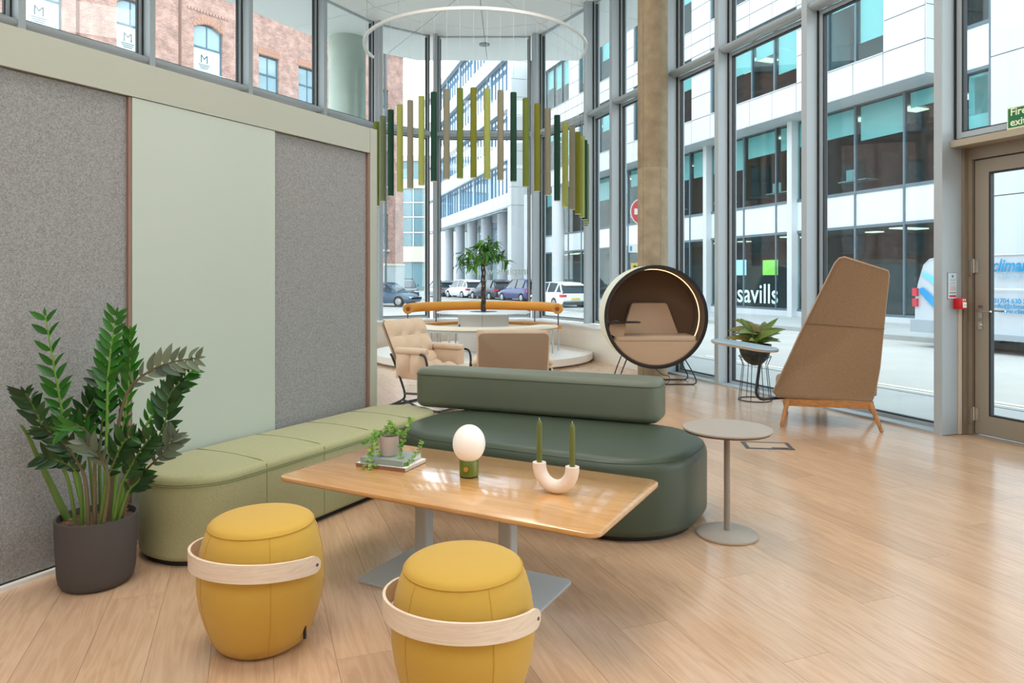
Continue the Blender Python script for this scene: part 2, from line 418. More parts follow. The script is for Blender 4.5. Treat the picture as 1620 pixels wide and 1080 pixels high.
# windows: each bay is a fin, frames, a round transom and two panes
M_fin = mat('fin_grey', 'a6afb4', .42, .0, .5)
def window(i, a, b, z0=0.0, z1=CEIL, tr=4.57, fin=True, door=False, fw=.085):
    L = math.hypot(b[0]-a[0], b[1]-a[1]); rz = math.atan2(b[1]-a[1], b[0]-a[0])
    wdw = struct('window_%d' % i, (a[0], a[1], 0), rz)
    f = fw/2
    if fin: MB().box(-f, f, 0, .3, 0 if z0 < .1 else z0, z1).build('mullion', M_fin, wdw, smooth=False)
    x0, x1 = f, L-f
    fr = MB()
    for (zz0, zz1) in (((z0+.0, tr-.035), (tr+.035, z1)) if not door else ((2.74, tr-.035), (tr+.035, z1))):
        fr.box(x0+.012, x0+.055, .17, .25, zz0, zz1); fr.box(x1-.055, x1-.012, .17, .25, zz0, zz1)
        fr.box(x0+.055, x1-.055, .17, .25, zz0+.005, zz0+.055); fr.box(x0+.055, x1-.055, .17, .25, zz1-(.055 if zz1 < 5 else .012), zz1-.002)
    if z0 < .1 and not door: fr.box(x0, x1, .0, .3, z0, z0+.02)
    fr.build('frame', M_fin, wdw, smooth=False)
    g = MB()
    for (zz0, zz1) in (((z0, tr-.035), (tr+.035, z1)) if not door else ((2.74, tr-.035), (tr+.035, z1))):
        g.box(x0, x0+.012, .15, .25, zz0, zz1); g.box(x1-.012, x1, .15, .25, zz0, zz1)
        g.box(x0+.055, x0+.068, .185, .235, zz0+.055, zz1-.055); g.box(x1-.068, x1-.055, .185, .235, zz0+.055, zz1-.055)
        g.box(x0+.068, x1-.068, .185, .235, zz0+.055, zz0+.068); (g.box(x0+.068, x1-.068, .185, .235, zz1-.068, zz1-.055) if zz1 < 5 else None)
    g.build('gasket', M_dark, wdw, smooth=False)
    for (zz0, zz1) in (((z0, tr-.035), (tr+.035, z1)) if not door else ((2.74, tr-.035), (tr+.035, z1))):
        MB().box(x0+.06, x1-.06, .2, .22, zz0+.06, zz1-(.06 if zz1 < 5 else .012)).build('pane', M_glass, wdw, smooth=False)
    t = MB(); rg = []
    for (x, s_) in ((x0-.012, .4), (x0, .85), (x0+.03, 1), (x1, 1)):
        rg.append([(x, .1+.09*s_*math.cos(2*PI*k/14), tr+.05*s_*math.sin(2*PI*k/14)) for k in range(14)])
    t.rings(rg).build('transom', M_fin, wdw)
    return wdw
k = 1
door_at = RX(6.57)
for a, b in zip(line, line[1:]):
    lowpart = (a[0] < 1.5 and a[1] > 8) or a == tuple(Dp) or abs(a[1]-12.53) < .01
    isdoor = abs(a[1]-6.57) < .01 and a[0] > 0
    window(k, a, b, .59 if lowpart else 0.0, door=isdoor); k += 1

# the glazed fire door in its bay
dA, dB = RX(6.57), RX(5.05)
D = struct('door_1', (*RX(6.57, .13), 0), FA)
M_door = mat('door_bronze_grey', '8d8374', .45, .0, .5)
M_jamb = mat('jamb_bronze', '877b6b', .5)
j = MB(); Ld = math.hypot(dB[0]-dA[0], dB[1]-dA[1])
j.box(.043, .07, .12, .3, 0, 2.66); j.box(.07, .106, .17, .3, 0, 2.66); j.box(Ld-.2, Ld-.05, .12, .3, 0, 2.66); j.box(.106, Ld-.2, .17, .3, 2.55, 2.66)
j.build('frame', M_jamb, D, smooth=False)
MB().box(.045, Ld-.045, -.03, .3, 2.66, 2.72).build('head_ledge', mat('ledge_beige', 'a39987', .5), D, smooth=False)
x0, x1 = .114, Ld-.212
lf = MB(); lf.box(x0, x0+.13, .2, .26, .012, 2.54); lf.box(x1-.13, x1, .2, .26, .012, 2.54); lf.box(x0+.13, x1-.13, .2, .26, .012, .19); lf.box(x0+.13, x1-.13, .2, .26, 2.42, 2.54)
leaf_ = lf.build('leaf', M_door, D, smooth=False)
g = MB(); g.box(x0+.13, x0+.145, .205, .25, .19, 2.42); g.box(x1-.145, x1-.13, .205, .25, .19, 2.42); g.box(x0+.145, x1-.145, .205, .25, .19, .205); g.box(x0+.145, x1-.145, .205, .25, 2.405, 2.42)
g.box(x0-.006, x0, .2, .25, .012, 2.54); g.box(x0, x1, .2, .25, 2.54, 2.548)
g.build('gasket', M_dark, D, smooth=False)
MB().box(x0+.14, x1-.14, .222, .238, .2, 2.41).build('pane', M_glass, D, smooth=False)
M_chrome = mat('satin_chrome', 'c9c4ba', .25, .9)
def lever(sy, nm):
    h = MB(); hx = x0+.055
    def yy(v): return .2-v if sy < 0 else .26+v
    h.box(hx-.02, hx+.02, min(yy(0), yy(.008)), max(yy(0), yy(.008)), 1.08, 1.2)
    h.tube([(hx, yy(0), 1.15), (hx, yy(.05), 1.15), (hx+.02, yy(.062), 1.15), (hx+.14, yy(.062), 1.15)], .0095, 10)
    return h.build(nm, M_chrome, D)
lever(-1, 'handle'); lever(1, 'handle')
h = MB(); h.box(x0+.035, x0+.075, .192, .2, .98, 1.05); h.tube([(x0+.055, .192, 1.015), (x0+.055, .178, 1.015)], .013, 12); h.build('lock', M_chrome, D)
for z in (.13, 1.5):
    h = MB(); h.tube([(x0-.006, .188, z), (x0-.006, .188, z+.13)], .012, 10); h.box(x0-.05, x0-.004, .165, .172, z-.03, z+.12); h.box(x0-.004, x0+.04, .194, .201, z, z+.12); h.build('hinge', M_chrome, D)

# fittings on the fin beside the door
e = thing('fire_call_point', 'small red fire alarm call point on the window fin beside the glass door', 'alarm', (*RX(6.57), 0), FA)
M_red = mat('signal_red', 'c3141f', .35)
MB().soft(.045, .03, .006, 0, .1, .006, .006, 3, 2).build('housing', M_red, e, (.085, .17, 1.165))
MB().box(.1315, .134, .15, .195, 1.18, 1.23).build('glass_plate', mat('plate_white', 'e8e6df', .4), e, smooth=False)
b_ = MB()
for q in range(3): b_.box(.134, .1345, .158+q*.012, .165+q*.012, 1.2, 1.206)
b_.build('marking', M_black, e, smooth=False)
b_ = MB()
for q in range(2): b_.box(.1301, .1312, .153+q*.022, .166+q*.022, 1.245, 1.257)
b_.build('badge', mat('plate_white', 'e8e6df'), e, smooth=False)
o = MB().box(.0445, .058, .2, .235, 0.0, 1.164).build('cable_trunking', mat('trunking', 'cfc2ae', .5), None, (*RX(6.57), 0), FA, smooth=False)
tag(o, 'narrow beige cable trunking rising from the floor to the red call point', 'trunking')
e = thing('fire_notice', 'framed fire action notice above the red call point', 'sign', (*RX(6.57), 0), FA)
fr = MB(); fr.box(.0427, .048, .065, .185, 1.255, 1.505); fr.build('frame', mat('notice_frame', '8f959b', .3), e, smooth=False)
MB().box(.048, .0488, .072, .178, 1.262, 1.498).build('sheet', mat('notice_sheet', 'c8d2da', .4), e, smooth=False)
MB().lathe([(.012, 0), (.012, .001)], 16).build('symbol', mat('notice_blue', '2277aa', .5), e).matrix_local = Matrix.Translation((.049, .125, 1.468)) @ Matrix.Rotation(R(90), 4, 'Y')
tx = MB()
for q, z in enumerate((1.44, 1.43, 1.41, 1.4, 1.385)): tx.box(.0488, .0492, .09, .165-.01*(q % 2), z-.003, z)
tx.build('lettering', mat('notice_ink', '7d8790', .6), e, smooth=False)['kind'] = 'stuff'
tx = MB()
for z in (1.37, 1.36, 1.35, 1.34): tx.box(.0488, .0492, .09, .17, z-.003, z)
tx.box(.0488, .0492, .085, .17, 1.275, 1.293); tx.build('red_text', M_red, e, smooth=False)['kind'] = 'stuff'
MB().box(.0488, .0492, .085, .17, 1.312, 1.32).build('green_band', mat('notice_green', '2d7a52', .6), e, smooth=False)
e = thing('fire_exit_sign', 'green fire exit sign standing on the ledge over the glass door', 'sign', (*RX(6.57), 0), FA)
xs = .57
MB().box(xs, xs+.34, .10, .106, 2.72, 2.905).build('board', mat('sign_rim', 'd8dcae', .5), e, smooth=False)
MB().box(xs+.01, xs+.34, .0985, .1, 2.732, 2.895).build('face', mat('sign_green', '0f6b3c', .5), e, smooth=False)
text('lettering', 'Fire\nexit', .088, mat('sign_cream', 'e6ecc9', .5), e, (xs+.028, .0985, 2.835), UP, .001, bold=.0015)

# concrete column inside, by the right-hand windows
c = MB(); c.lathe([(.225, .0), (.225, 3.1), (.2225, 3.105), (.225, 3.11), (.225, CEIL)], 40)
for a_ in (-70, -140, 0): c.tube([(.226*math.cos(R(a_)), .226*math.sin(R(a_)), 0), (.226*math.cos(R(a_)), .226*math.sin(R(a_)), CEIL)], .003, 5)
o = c.build('trim_2', M_concrete, None, (2.13, 10.72, 0)); o['kind'] = 'structure'

# partition with felt panels
PA = math.atan2(.8797, .4756); P0 = (-2.363, 3.268)
Pn = struct('wall_partition', (*P0, 0), PA)      # local x runs along the wall away from the camera, local y points away from the room
M_sage = mat('sage_lacquer', 'b3baad', .5, mottle=(1.2, .015))
M_band = mat('sage_band', 'aaaa9b', .5)
M_felt = felt('grey_felt', ('6a6765', 'aeadab'))
T1 = 2.70
MB().box(-5.5, T1, .06, .14, .0, 2.6).build('core', M_band, Pn, smooth=False)
MB().box(-1.372, .625, .022, .06, .03, 2.43).build('felt_panel', M_felt, Pn, smooth=False)
MB().box(-3.4, -1.4, .022, .06, .03, 2.43).build('felt_panel', M_felt, Pn, smooth=False)
MB().box(1.652, 2.597, .022, .06, .03, 2.43).build('felt_panel', M_felt, Pn, smooth=False)
MB().box(.644, 1.648, .0, .06, .03, 2.43).build('painted_panel', M_sage, Pn, smooth=False)
M_edge = mat('brown_edge', '8a6a5c', .6)
for x in (.625, 2.597): MB().box(x, x+.016, .004, .06, .03, 2.43).build('edge_strip', M_edge, Pn, smooth=False)
MB().box(-5.5, T1-.087, -.004, .06, 2.434, 2.63).build('top_band', M_band, Pn, smooth=False)
MB().box(T1-.083, T1, -.004, .14, .0, 2.632).build('end_post', M_band, Pn, smooth=False)
o = MB().box(-5.5, .9, -.008, .02, 0, .022).build('baseboard_left', M_white, None, (*P0, 0), PA, smooth=False); o['kind'] = 'structure'

# ------------------------------------------------------------------ seating in the foreground
def fabric(name, hx, weave=900, amt=.12, rough=.85, bump=.25, sheen=.15):
    return mat(name, hx, rough, 0, .3, mottle=(weave, amt), bump=(weave, bump), sheen=sheen)
M_lgreen = fabric('light_green_fabric', '9f9d75', 160, .1)
M_dgreen = mat('dark_green_leather', '3f4a3b', .4, 0, .45, mottle=(2, .05), bump=(500, .12))
M_mgreen = mat('sage_leather', '656b5a', .46, 0, .4, mottle=(2, .04), bump=(500, .12))
M_lseam = mat('light_green_seam', '7d8459', .8)
M_dseam = mat('dark_green_seam', '3a4637', .6)
M_plinth = mat('plinth', '1c1a17', .7)

# long bench against the partition
t = thing('bench', 'long light green fabric bench with a rounded end along the partition wall', 'bench', (*UV(-3.305, 3.41), 0), AU+PI/2)
HX, HY, RAD = 1.125, .305, .28
MB().soft(HX-.03, HY-.03, RAD-.03, 0, .03, .002, .002).build('plinth', M_plinth, t)
MB().soft(HX, HY, RAD, .025, .455, .035, .03, 10, 5, crown=.012).build('upholstery', M_lgreen, t)
p = MB()
for z, o_ in ((.415, -.001), (.403, -.001)):
    p.tube([(x, y, z) for x, y in rr(HX-.0, HY-.0, RAD, 10)], .0035, 6, closed=True)
p.build('piping', M_lseam, t)
for x in (-.66, -.22, .22, .66):
    p = MB(); pth = [(x, -HY-.0005, .04), (x, -HY-.0005, .41), (x, -HY+.008, .436), (x, -HY+.035, .4555), (x, -HY+.12, .4625), (x, 0, .4675), (x, HY-.12, .4625), (x, HY-.035, .4555), (x, HY-.004, .43)]
    p.tube(smoothpath(pth, 3), .002, 6).build('seam', M_lseam, t)

# dark green bench with its backrest
t = thing('bench', 'dark green leather bench with rounded ends and sage bolster backrest behind the oak table', 'bench', (*UV(-2.0, 4.2), 0), AU)
HX, HY, RAD = 1.0, .55, .47
MB().soft(HX-.05, HY-.05, RAD-.05, 0, .03, .002, .002, 12).build('plinth', M_plinth, t)
MB().soft(HX, HY, RAD, .022, .46, .075, .05, 14, 7, crown=.012).build('upholstery', M_dgreen, t)
p = MB(); sx = [(x, y, .434) for x, y in rr(HX-.018, HY-.018, RAD-.018, 14)]
p.tube(sx, .003, 6, closed=True); p.tube([(x*1.004, y*1.006, z-.012) for x, y, z in sx], .0025, 6, closed=True)
p.build('piping', M_dseam, t)
for x in (-.32, .32):
    MB().tube([(x, -HY-.0005, .09), (x, -HY-.0008, .38), (x, -HY+.012, .42)], .0016, 5).build('seam', M_dseam, t)
MB().box(.318, .328, -HY-.004, -HY-.0005, .335, .375).build('care_tag', mat('tag_white', 'dfe3dc'), t, smooth=False)
bc = UV(-2.34, 4.685); ab = AU+R(6.2)
br_ = MB().soft(.945, .17, .11, .0, .295, .055, .055, 10, 7, crown=.006).build('backrest', M_mgreen, t, label='sage green bolster backrest')
bl_ = UV(-2.0, 4.2); dx_, dy_ = bc[0]-bl_[0], bc[1]-bl_[1]
br_.location = (dx_*math.cos(AU)+dy_*math.sin(AU), -dx_*math.sin(AU)+dy_*math.cos(AU), .463); br_.rotation_euler.z = R(6.2)
p = MB()
p.tube([(x, y, .252) for x, y in rr(.9462, .1712, .111, 10)], .0022, 6, closed=True)
p.build('piping', M_dseam, br_)

# oak table
M_top = wood('oak_table', 'd6a268', 'c08a50', rough=.22, gs=(.9, 7, 4), coat=1.0)
M_tedge = wood('ply_edge', 'b98a5c', '8a5c38', rough=.5, gs=(2, 2, 90))
M_pow = mat('powder_grey', 'b9bcbb', .4)
TC = UV(-1.79, 2.855)
t = thing('coffee_table', 'oak veneer lounge table on two square grey columns and a flat floor plate', 'table', (*TC, 0), AU)
MB().soft(.825, .405, .06, .482, .5, .002, .004, 8, 2).build('tabletop', [M_top], t)
e = MB(); e.soft(.8235, .4035, .0585, .478, .4965, .001, .006, 8, 2); e.build('ply_edge', M_tedge, t)
e = MB(); e.box(-.6, .6, -.03, .03, .455, .478); e.box(-.3, -.2, -.25, .25, .455, .478); e.box(.2, .3, -.25, .25, .455, .478); e.build('under_frame', mat('frame_black', '26221f'), t, smooth=False)
for x in (-.245, .225): MB().soft(.035, .035, .012, .012, .46, .001, .001, 4, 1, cx=x).build('leg', M_pow, t)
MB().soft(.46, .245, .03, 0, .012, .003, .001, 6, 2, cx=-.02, cy=.01).build('base_plate', M_pow, t)

# stools
M_yel = fabric('mustard_fabric', 'c59c40', 1100, .1, .8, .2)
M_yseam = mat('mustard_seam', 'bd9030', .8)
M_ash = wood('pale_ash', 'e6d3bf', 'dac2aa', rough=.5, gs=(3, 3, 40))
def stool(x, y, az, label):
    t = thing('stool', label, 'stool', (x, y, 0), az, 'mustard stools')
    pr = [(.150, .006), (.168, .018), (.19, .05), (.213, .11), (.232, .18), (.242, .25), (.240, .32), (.230, .39), (.216, .44), (.2, .476)]
    q = []
    for i in range(len(pr)-1):
        for k in range(3): q.append((pr[i][0]+(pr[i+1][0]-pr[i][0])*k/3, pr[i][1]+(pr[i+1][1]-pr[i][1])*k/3))
    q.append(pr[-1])
    MB().lathe([(.14, 0), (.148, .004)]+q, 64).build('body', M_yel, t)
    MB().lathe([(.2, .476), (.195, .487), (.18, .496), (.15, .503), (.1, .509), (.04, .511)], 64).build('seat_pad', M_yel, t)
    s_ = MB(); s_.tube([(x_, y_, .4775) for x_, y_ in circle(.2002, 64)], .003, 6, closed=True).build('seam', M_yseam, t)
    for a in (0, 72, 144, 216, 288):
        a = R(a+36); MB().tube([((r_+.0002)*math.cos(a), (r_+.0002)*math.sin(a), z) for r_, z in q], .0014, 5).build('seam', M_yseam, t)
    # bent handle: half a ring from pivot to pivot round the front
    h = MB(); ro, ri, n = .270, .260, 40; rg = []
    path = []
    for k in range(5): path.append((.262, .045-.045*k/4, 0))
    prof = []
    for k in range(n+1):
        a = -PI*k/n; prof.append((math.cos(a), math.sin(a)))
    pts = [(1, .15), (1, .1), (1, .05)]+prof+[(-1, .05), (-1, .1), (-1, .15)]
    m_ = len(pts)
    for i, (cx_, cy_) in enumerate(pts):
        d = i/(m_-1); e_ = min(i, m_-1-i)
        hw = .034*(.35, .8, .96)[e_] if e_ < 3 else .034
        zc = .345+.035*math.sin(PI*d)
        rg.append([(cx_*ri, cy_*ri if abs(cx_) < 1 or i in () else cy_*ri, zc-hw), (cx_*ro, cy_*ro, zc-hw), (cx_*ro, cy_*ro, zc+hw), (cx_*ri, cy_*ri, zc+hw)])
    hd = h.rings(rg).build('handle', M_ash, t)
    for sx in (1, -1):
        MB().tube([(sx*.232, .02, .347), (sx*.273, .02, .347)], .006, 12).build('pivot_bolt', mat('bolt', '6d6054', .4, .6), hd)
    MB().box(.198, .2075, .005, .013, .045, .095, Matrix.Rotation(R(5), 4, 'Z')).build('tag', M_black, t, smooth=False)
    return t
stool(-1.0, 2.83, R(-27), 'mustard yellow barrel stool with pale wooden handle, beside the light green bench end')
stool(-.165, 2.4, R(-27), 'mustard yellow barrel stool with pale wooden handle, cut off by the lower edge')

# round side table
M_taupe = mat('taupe_laminate', 'a79c90', .4)
M_ste = mat('taupe_steel', '8e8378', .45)
t = thing('side_table', 'small round taupe side table on a thin column beside the dark green bench', 'table', (1.215, 4.0, 0))
MB().lathe([(.236, .592), (.244, .597), (.246, .604), (.244, .608)], 56).build('tabletop', M_taupe, t)
MB().lathe([(.235, .586), (.241, .5925)], 56).build('edge', mat('edge_brown', '6b5546'), t)
MB().lathe([(.017, .02), (.017, .59)], 16).build('column', M_ste, t)
MB().lathe([(.165, 0), (.17, .005), (.17, .014), (.15, .024), (.03, .03)], 48).build('base', M_taupe, t)

# table lamp
HT = .5
lx = UV(-1.795, 2.945)
L0 = W(742, 746, 3.40)
t = thing('table_lamp', 'small table lamp with opal white globe on a green drum base', 'lamp', (L0.x, 3.40, HT))
MB().lathe([(.04, 0), (.0445, .002), (.0445, .006)], 32).build('foot', M_plinth, t)
MB().lathe([(.045, .006), (.0455, .009), (.0455, .078), (.044, .08)], 40).build('base', mat('olive_enamel', '66731c', .3), t)
MB().sphere(.079, 0, 0, .158, 1, 1, 1.13, 40, 24).build('globe', mat('opal_glass', 'f3ece4', .25, emit=.12), t)
k_ = MB(); k_.tube([(0, -.044, .046), (0, -.05, .046), (0, -.056, .046)], [.011, .0125, .0115], 20)
kn = k_.build('knob', mat('brass', 'd0a25c', .3, .8), t); kn.rotation_euler.z = R(-12)

# candle holder with two candles
hc = W(879, 760, 3.13)
ch = MB()
t = thing('candle_holder', 'matt cream U-shaped ceramic candle holder on the oak table', 'candle holder', (hc.x, 3.13, HT), AU)
pth = [(-.08, 0, .128)]+[(.08*math.cos(PI+PI*k/20), 0, .118+.088*math.sin(PI+PI*k/20)) for k in range(21)]+[(.08, 0, .128)]
ch.tube(pth, [.0305]*len(pth), 28).build('body', mat('cream_ceramic', 'ecd9ca', .65, bump=(300, .1)), t)
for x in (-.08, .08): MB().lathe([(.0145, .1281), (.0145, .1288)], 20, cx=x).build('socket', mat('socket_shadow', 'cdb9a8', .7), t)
M_can = mat('olive_wax', '626a2e', .45)
for x, nm in ((-.08, 'left'), (.08, 'right')):
    q = Vector((hc.x+x*math.cos(AU), 3.13+x*math.sin(AU), 0))
    c_ = thing('candle', 'unlit olive green taper candle in the %s arm of the cream holder' % nm, 'candle', (q.x, q.y, HT+.129), 0, 'taper candles')
    MB().lathe([(.0115, 0), (.0125, .01), (.012, .17), (.011, .176), (.004, .19)], 20).build('wax', M_can, c_)
    MB().tube([(0, 0, .189), (0, 0, .197)], .0014, 6).build('wick', mat('wick', 'e0d8b8'), c_)

# books and the trailing plant
B = W(616, 722, 3.62)
ba = math.atan2(-.11, .265)
def book(z, hx, hy, th, cover, name_l, dx, dy, da, wood_=False):
    t = thing('book', name_l, 'book', (B.x+dx, 3.62+dy, HT+z), ba+da, 'books under the small plant')
    MB().box(-hx, hx, -hy, hy, 0, .002).build('back_cover', cover, t, smooth=False)
    MB().box(-hx, hx, -hy, hy, th-.002, th).build('front_cover', cover if not wood_ else mat('book_white', 'e9e5df', .5), t, smooth=False)
    MB().box(-hx, hx, -hy-.0005, -hy+.002, .0, th).build('spine', cover, t, smooth=False)
    pg = MB()
    for q in range(4): pg.box(-hx+.003, hx-.003, -hy+.002, hy-.003, .002+(th-.004)*q/4, .002+(th-.004)*(q+.9)/4)
    pg.build('pages', mat('paper', 'd9d4cc', .8), t, smooth=False)
    return t
book(0, .143, .105, .019, mat('brown_cloth', '84604a', .7), 'white topped book with brown spine, lowest of the two books on the oak table', .012, -.005, 0, True)
t = book(.0195, .122, .096, .027, mat('grey_green_cloth', '8d9a94', .6), 'grey green hardback under the small potted plant, topmost of the two books', .01, .0, .02)
tx = MB(); tx.box(-.09, -.04, -.0972, -.0965, .008, .018); tx.build('spine_print', mat('spine_print', '77847e'), t, smooth=False)

def leafmesh(name, m, L_, w_, n=6, fold=.25, curl=.25, tip=1.0, base=.55):
    """a leaf along +x with a raised midrib and a curl"""
    b = bmesh.new(); mid = []; lf_ = []; rt_ = []
    for i in range(n+1):
        s_ = i/n; ww = w_/2*(math.sin(PI*s_**base)**tip if 0 < s_ < 1 else 0)
        z = -curl*L_*s_*s_
        mid.append(b.verts.new((L_*s_, 0, z)))
        lf_.append(b.verts.new((L_*s_, ww, z+fold*ww)) if 0 < s_ < 1 else mid[-1]); rt_.append(b.verts.new((L_*s_, -ww, z+fold*ww)) if 0 < s_ < 1 else mid[-1])
    for i in range(n):
        for e_ in (lf_, rt_):
            vs = []
            for v in ((mid[i], mid[i+1], e_[i+1], e_[i]) if e_ is rt_ else (mid[i], e_[i], e_[i+1], mid[i+1])):
                if v not in vs: vs.append(v)
            if len(vs) > 2: b.faces.new(vs)
    for f in b.faces: f.smooth = True
    me = bpy.data.meshes.new(name); b.to_mesh(me); b.free(); me.materials.append(m); return me
def leafmat(name, hx, hx2, rough=.35, veins=None):
    m = mat(name, hx, rough, 0, .5)
    n = m.node_tree.nodes; l = m.node_tree.links; b = n['Principled BSDF']
    oi = n.new('ShaderNodeObjectInfo'); r = n.new('ShaderNodeValToRGB'); r.color_ramp.elements[0].color = lin(hx); r.color_ramp.elements[1].color = lin(hx2)
    l.new(oi.outputs['Random'], r.inputs[0]); out = r.outputs[0]
    if veins:
        t_ = n.new('ShaderNodeTexCoord'); wv = n.new('ShaderNodeTexWave'); wv.inputs['Scale'].default_value = veins[1]; wv.inputs['Distortion'].default_value = 4; wv.inputs['Detail Scale'].default_value = 2
        l.new(t_.outputs['Object'], wv.inputs['Vector']); r2 = n.new('ShaderNodeValToRGB'); r2.color_ramp.elements[0].position = .55; r2.color_ramp.elements[1].position = .75
        l.new(wv.outputs['Fac'], r2.inputs[0]); mx = n.new('ShaderNodeMix'); mx.data_type = 'RGBA'; l.new(r2.outputs[0], mx.inputs[0]); l.new(out, mx.inputs[6]); mx.inputs[7].default_value = lin(veins[0]); out = mx.outputs[2]
    l.new(out, b.inputs['Base Color'])
    tr = n.new('ShaderNodeBsdfTranslucent'); l.new(out, tr.inputs[0]); ms = n.new('ShaderNodeMixShader'); ms.inputs[0].default_value = .25
    l.new(b.outputs[0], ms.inputs[1]); l.new(tr.outputs[0], ms.inputs[2]); l.new(ms.outputs[0], n['Material Output'].inputs[0])
    return m
def orient(p, d, nrm, s_=1.0):
    d = Vector(d).normalized(); y = Vector(nrm).cross(d)
    if y.length < 1e-4: y = d.orthogonal()
    y.normalize(); z = d.cross(y)
    M_ = Matrix((d, y, z)).transposed().to_4x4(); return Matrix.Translation(p) @ M_ @ Matrix.Diagonal((s_, s_, s_, 1))

pz = HT+.047
t = thing('trailing_plant', 'small trailing green plant in a taupe pot standing on the books', 'plant', (B.x, 3.62, pz))
MB().lathe([(.044, 0), (.047, .003), (.048, .01), (.048, .1), (.0445, .1), (.0445, .085)], 36, cap1=True).build('pot', mat('taupe_ceramic', 'b3a59e', .6), t)
MB().lathe([(.0444, .0855), (.02, .094)], 24).build('soil', mat('soil', '5a4330', .95, mottle=(60, .5)), t)
M_tl = leafmat('trailing_leaf', '4f8a2c', '93b84a'); M_ts = mat('green_stem', '5d7f3a', .6)
tl = leafmesh('leaf', M_tl, .02, .0155, 5, .15, .1, .8, .8)
rnd = random.Random(3)
def tp(px, py, dy=0): v = W(px, py, 3.62+dy); return (v.x-B.x, dy, v.z-pz)
trails = [[(606, 688), (595, 684), (590, 700), (588, 712), (584, 725), (578, 738)], [(605, 687), (592, 694), (587, 715), (592, 730), (589, 741)],
          [(608, 686), (598, 682), (583, 696), (577, 702)], [(628, 688), (634, 684), (636, 700), (633, 712), (638, 727), (646, 732)],
          [(628, 686), (638, 682), (640, 695), (634, 715), (644, 730), (655, 722), (664, 708), (667, 698)], [(620, 686), (618, 676), (616, 666)],
          [(622, 686), (630, 684), (644, 681), (648, 672), (651, 662)], [(612, 687), (610, 678), (612, 674)], [(626, 686), (624, 678), (622, 670)], [(607, 688), (593, 690), (597, 708), (600, 720), (597, 735)]]
for ti, tr_ in enumerate(trails):
    dy0 = rnd.uniform(-.02, .01)
    pts = [tp(x, y, dy0-(.045 if y > 690 else .012)*min(1, i/2)) for i, (x, y) in enumerate(tr_)]
    pts = [Vector(p) for p in pts]
    for i, p in enumerate(pts):      # hang clear of the pot and the books
        if -.1 < p.z < .1 and math.hypot(p.x, p.y) < .056:
            f_ = .058/max(math.hypot(p.x, p.y), .01); p.x *= f_; p.y *= f_
        if p.z < .004 and abs(p.x) < .14 and p.y > -.11: p.y = -.125+.02*rnd.random() if p.z < -.01 else p.y; p.z = max(p.z, .004) if p.y > -.1 else p.z
    sp = smoothpath(pts, 5)
    st = MB().tube(sp, .0011, 5).build('stem', M_ts, t)
    for j in range(1, len(sp), 2):
        for s_ in (1, -1):
            d = Vector((s_*rnd.uniform(.4, 1), rnd.uniform(-.9, .3), rnd.uniform(-.2, .8)))
            link('leaf', tl, st, M=orient(sp[j], d, (rnd.uniform(-.3, .3), -.8, .6), rnd.uniform(.6, 1.15)))

# ------------------------------------------------------------------ large plant
PX, PY = -1.985, 3.385
t = thing('potted_plant', 'tall dark green arching plant in a charcoal pot by the partition wall', 'plant', (PX, PY, 0))
MB().lathe([(.12, 0), (.145, .006), (.158, .025), (.165, .06), (.172, .2), (.176, .322), (.166, .322), (.163, .29)], 56).build('pot', mat('charcoal_pot', '4d4745', .75, bump=(200, .1)), t)
MB().lathe([(.1635, .292), (.1, .3), (.03, .303)], 32).build('soil', mat('bark_soil', '5b4032', .95, mottle=(45, .55), bump=(80, 1)), t)
ch_ = MB(); rr_ = random.Random(9)
for q in range(70):
    a = rr_.uniform(0, 2*PI); d = .155*math.sqrt(rr_.random()); s_ = rr_.uniform(.005, .012)
    ch_.box(-s_, s_, -s_*.6, s_*.6, 0, s_*.7, Matrix.Translation((d*math.cos(a), d*math.sin(a), .295)) @ Matrix.Rotation(rr_.uniform(0, 3), 4, 'Z') @ Matrix.Rotation(rr_.uniform(-.5, .5), 4, 'X'))
o = ch_.build('bark_chips', mat('bark', '7a5946', .9), t, smooth=False); o['kind'] = 'stuff'
M_z = [leafmat('dark_leaf', '1c3a18', '2f5a26', .3), leafmat('fresh_leaf', '245c18', '3c8028', .3), leafmat('dusty_leaf', '47594a', '7c8a72', .4)]
zl = [leafmesh('leaf', m_, .084, .029, 6, .3, .12, .85, .75) for m_ in M_z]
M_zs = [mat('thick_stem', '5f7a35', .5), mat('fresh_stem', '6f9a40', .5), mat('brown_stem', '6b5f45', .6)]
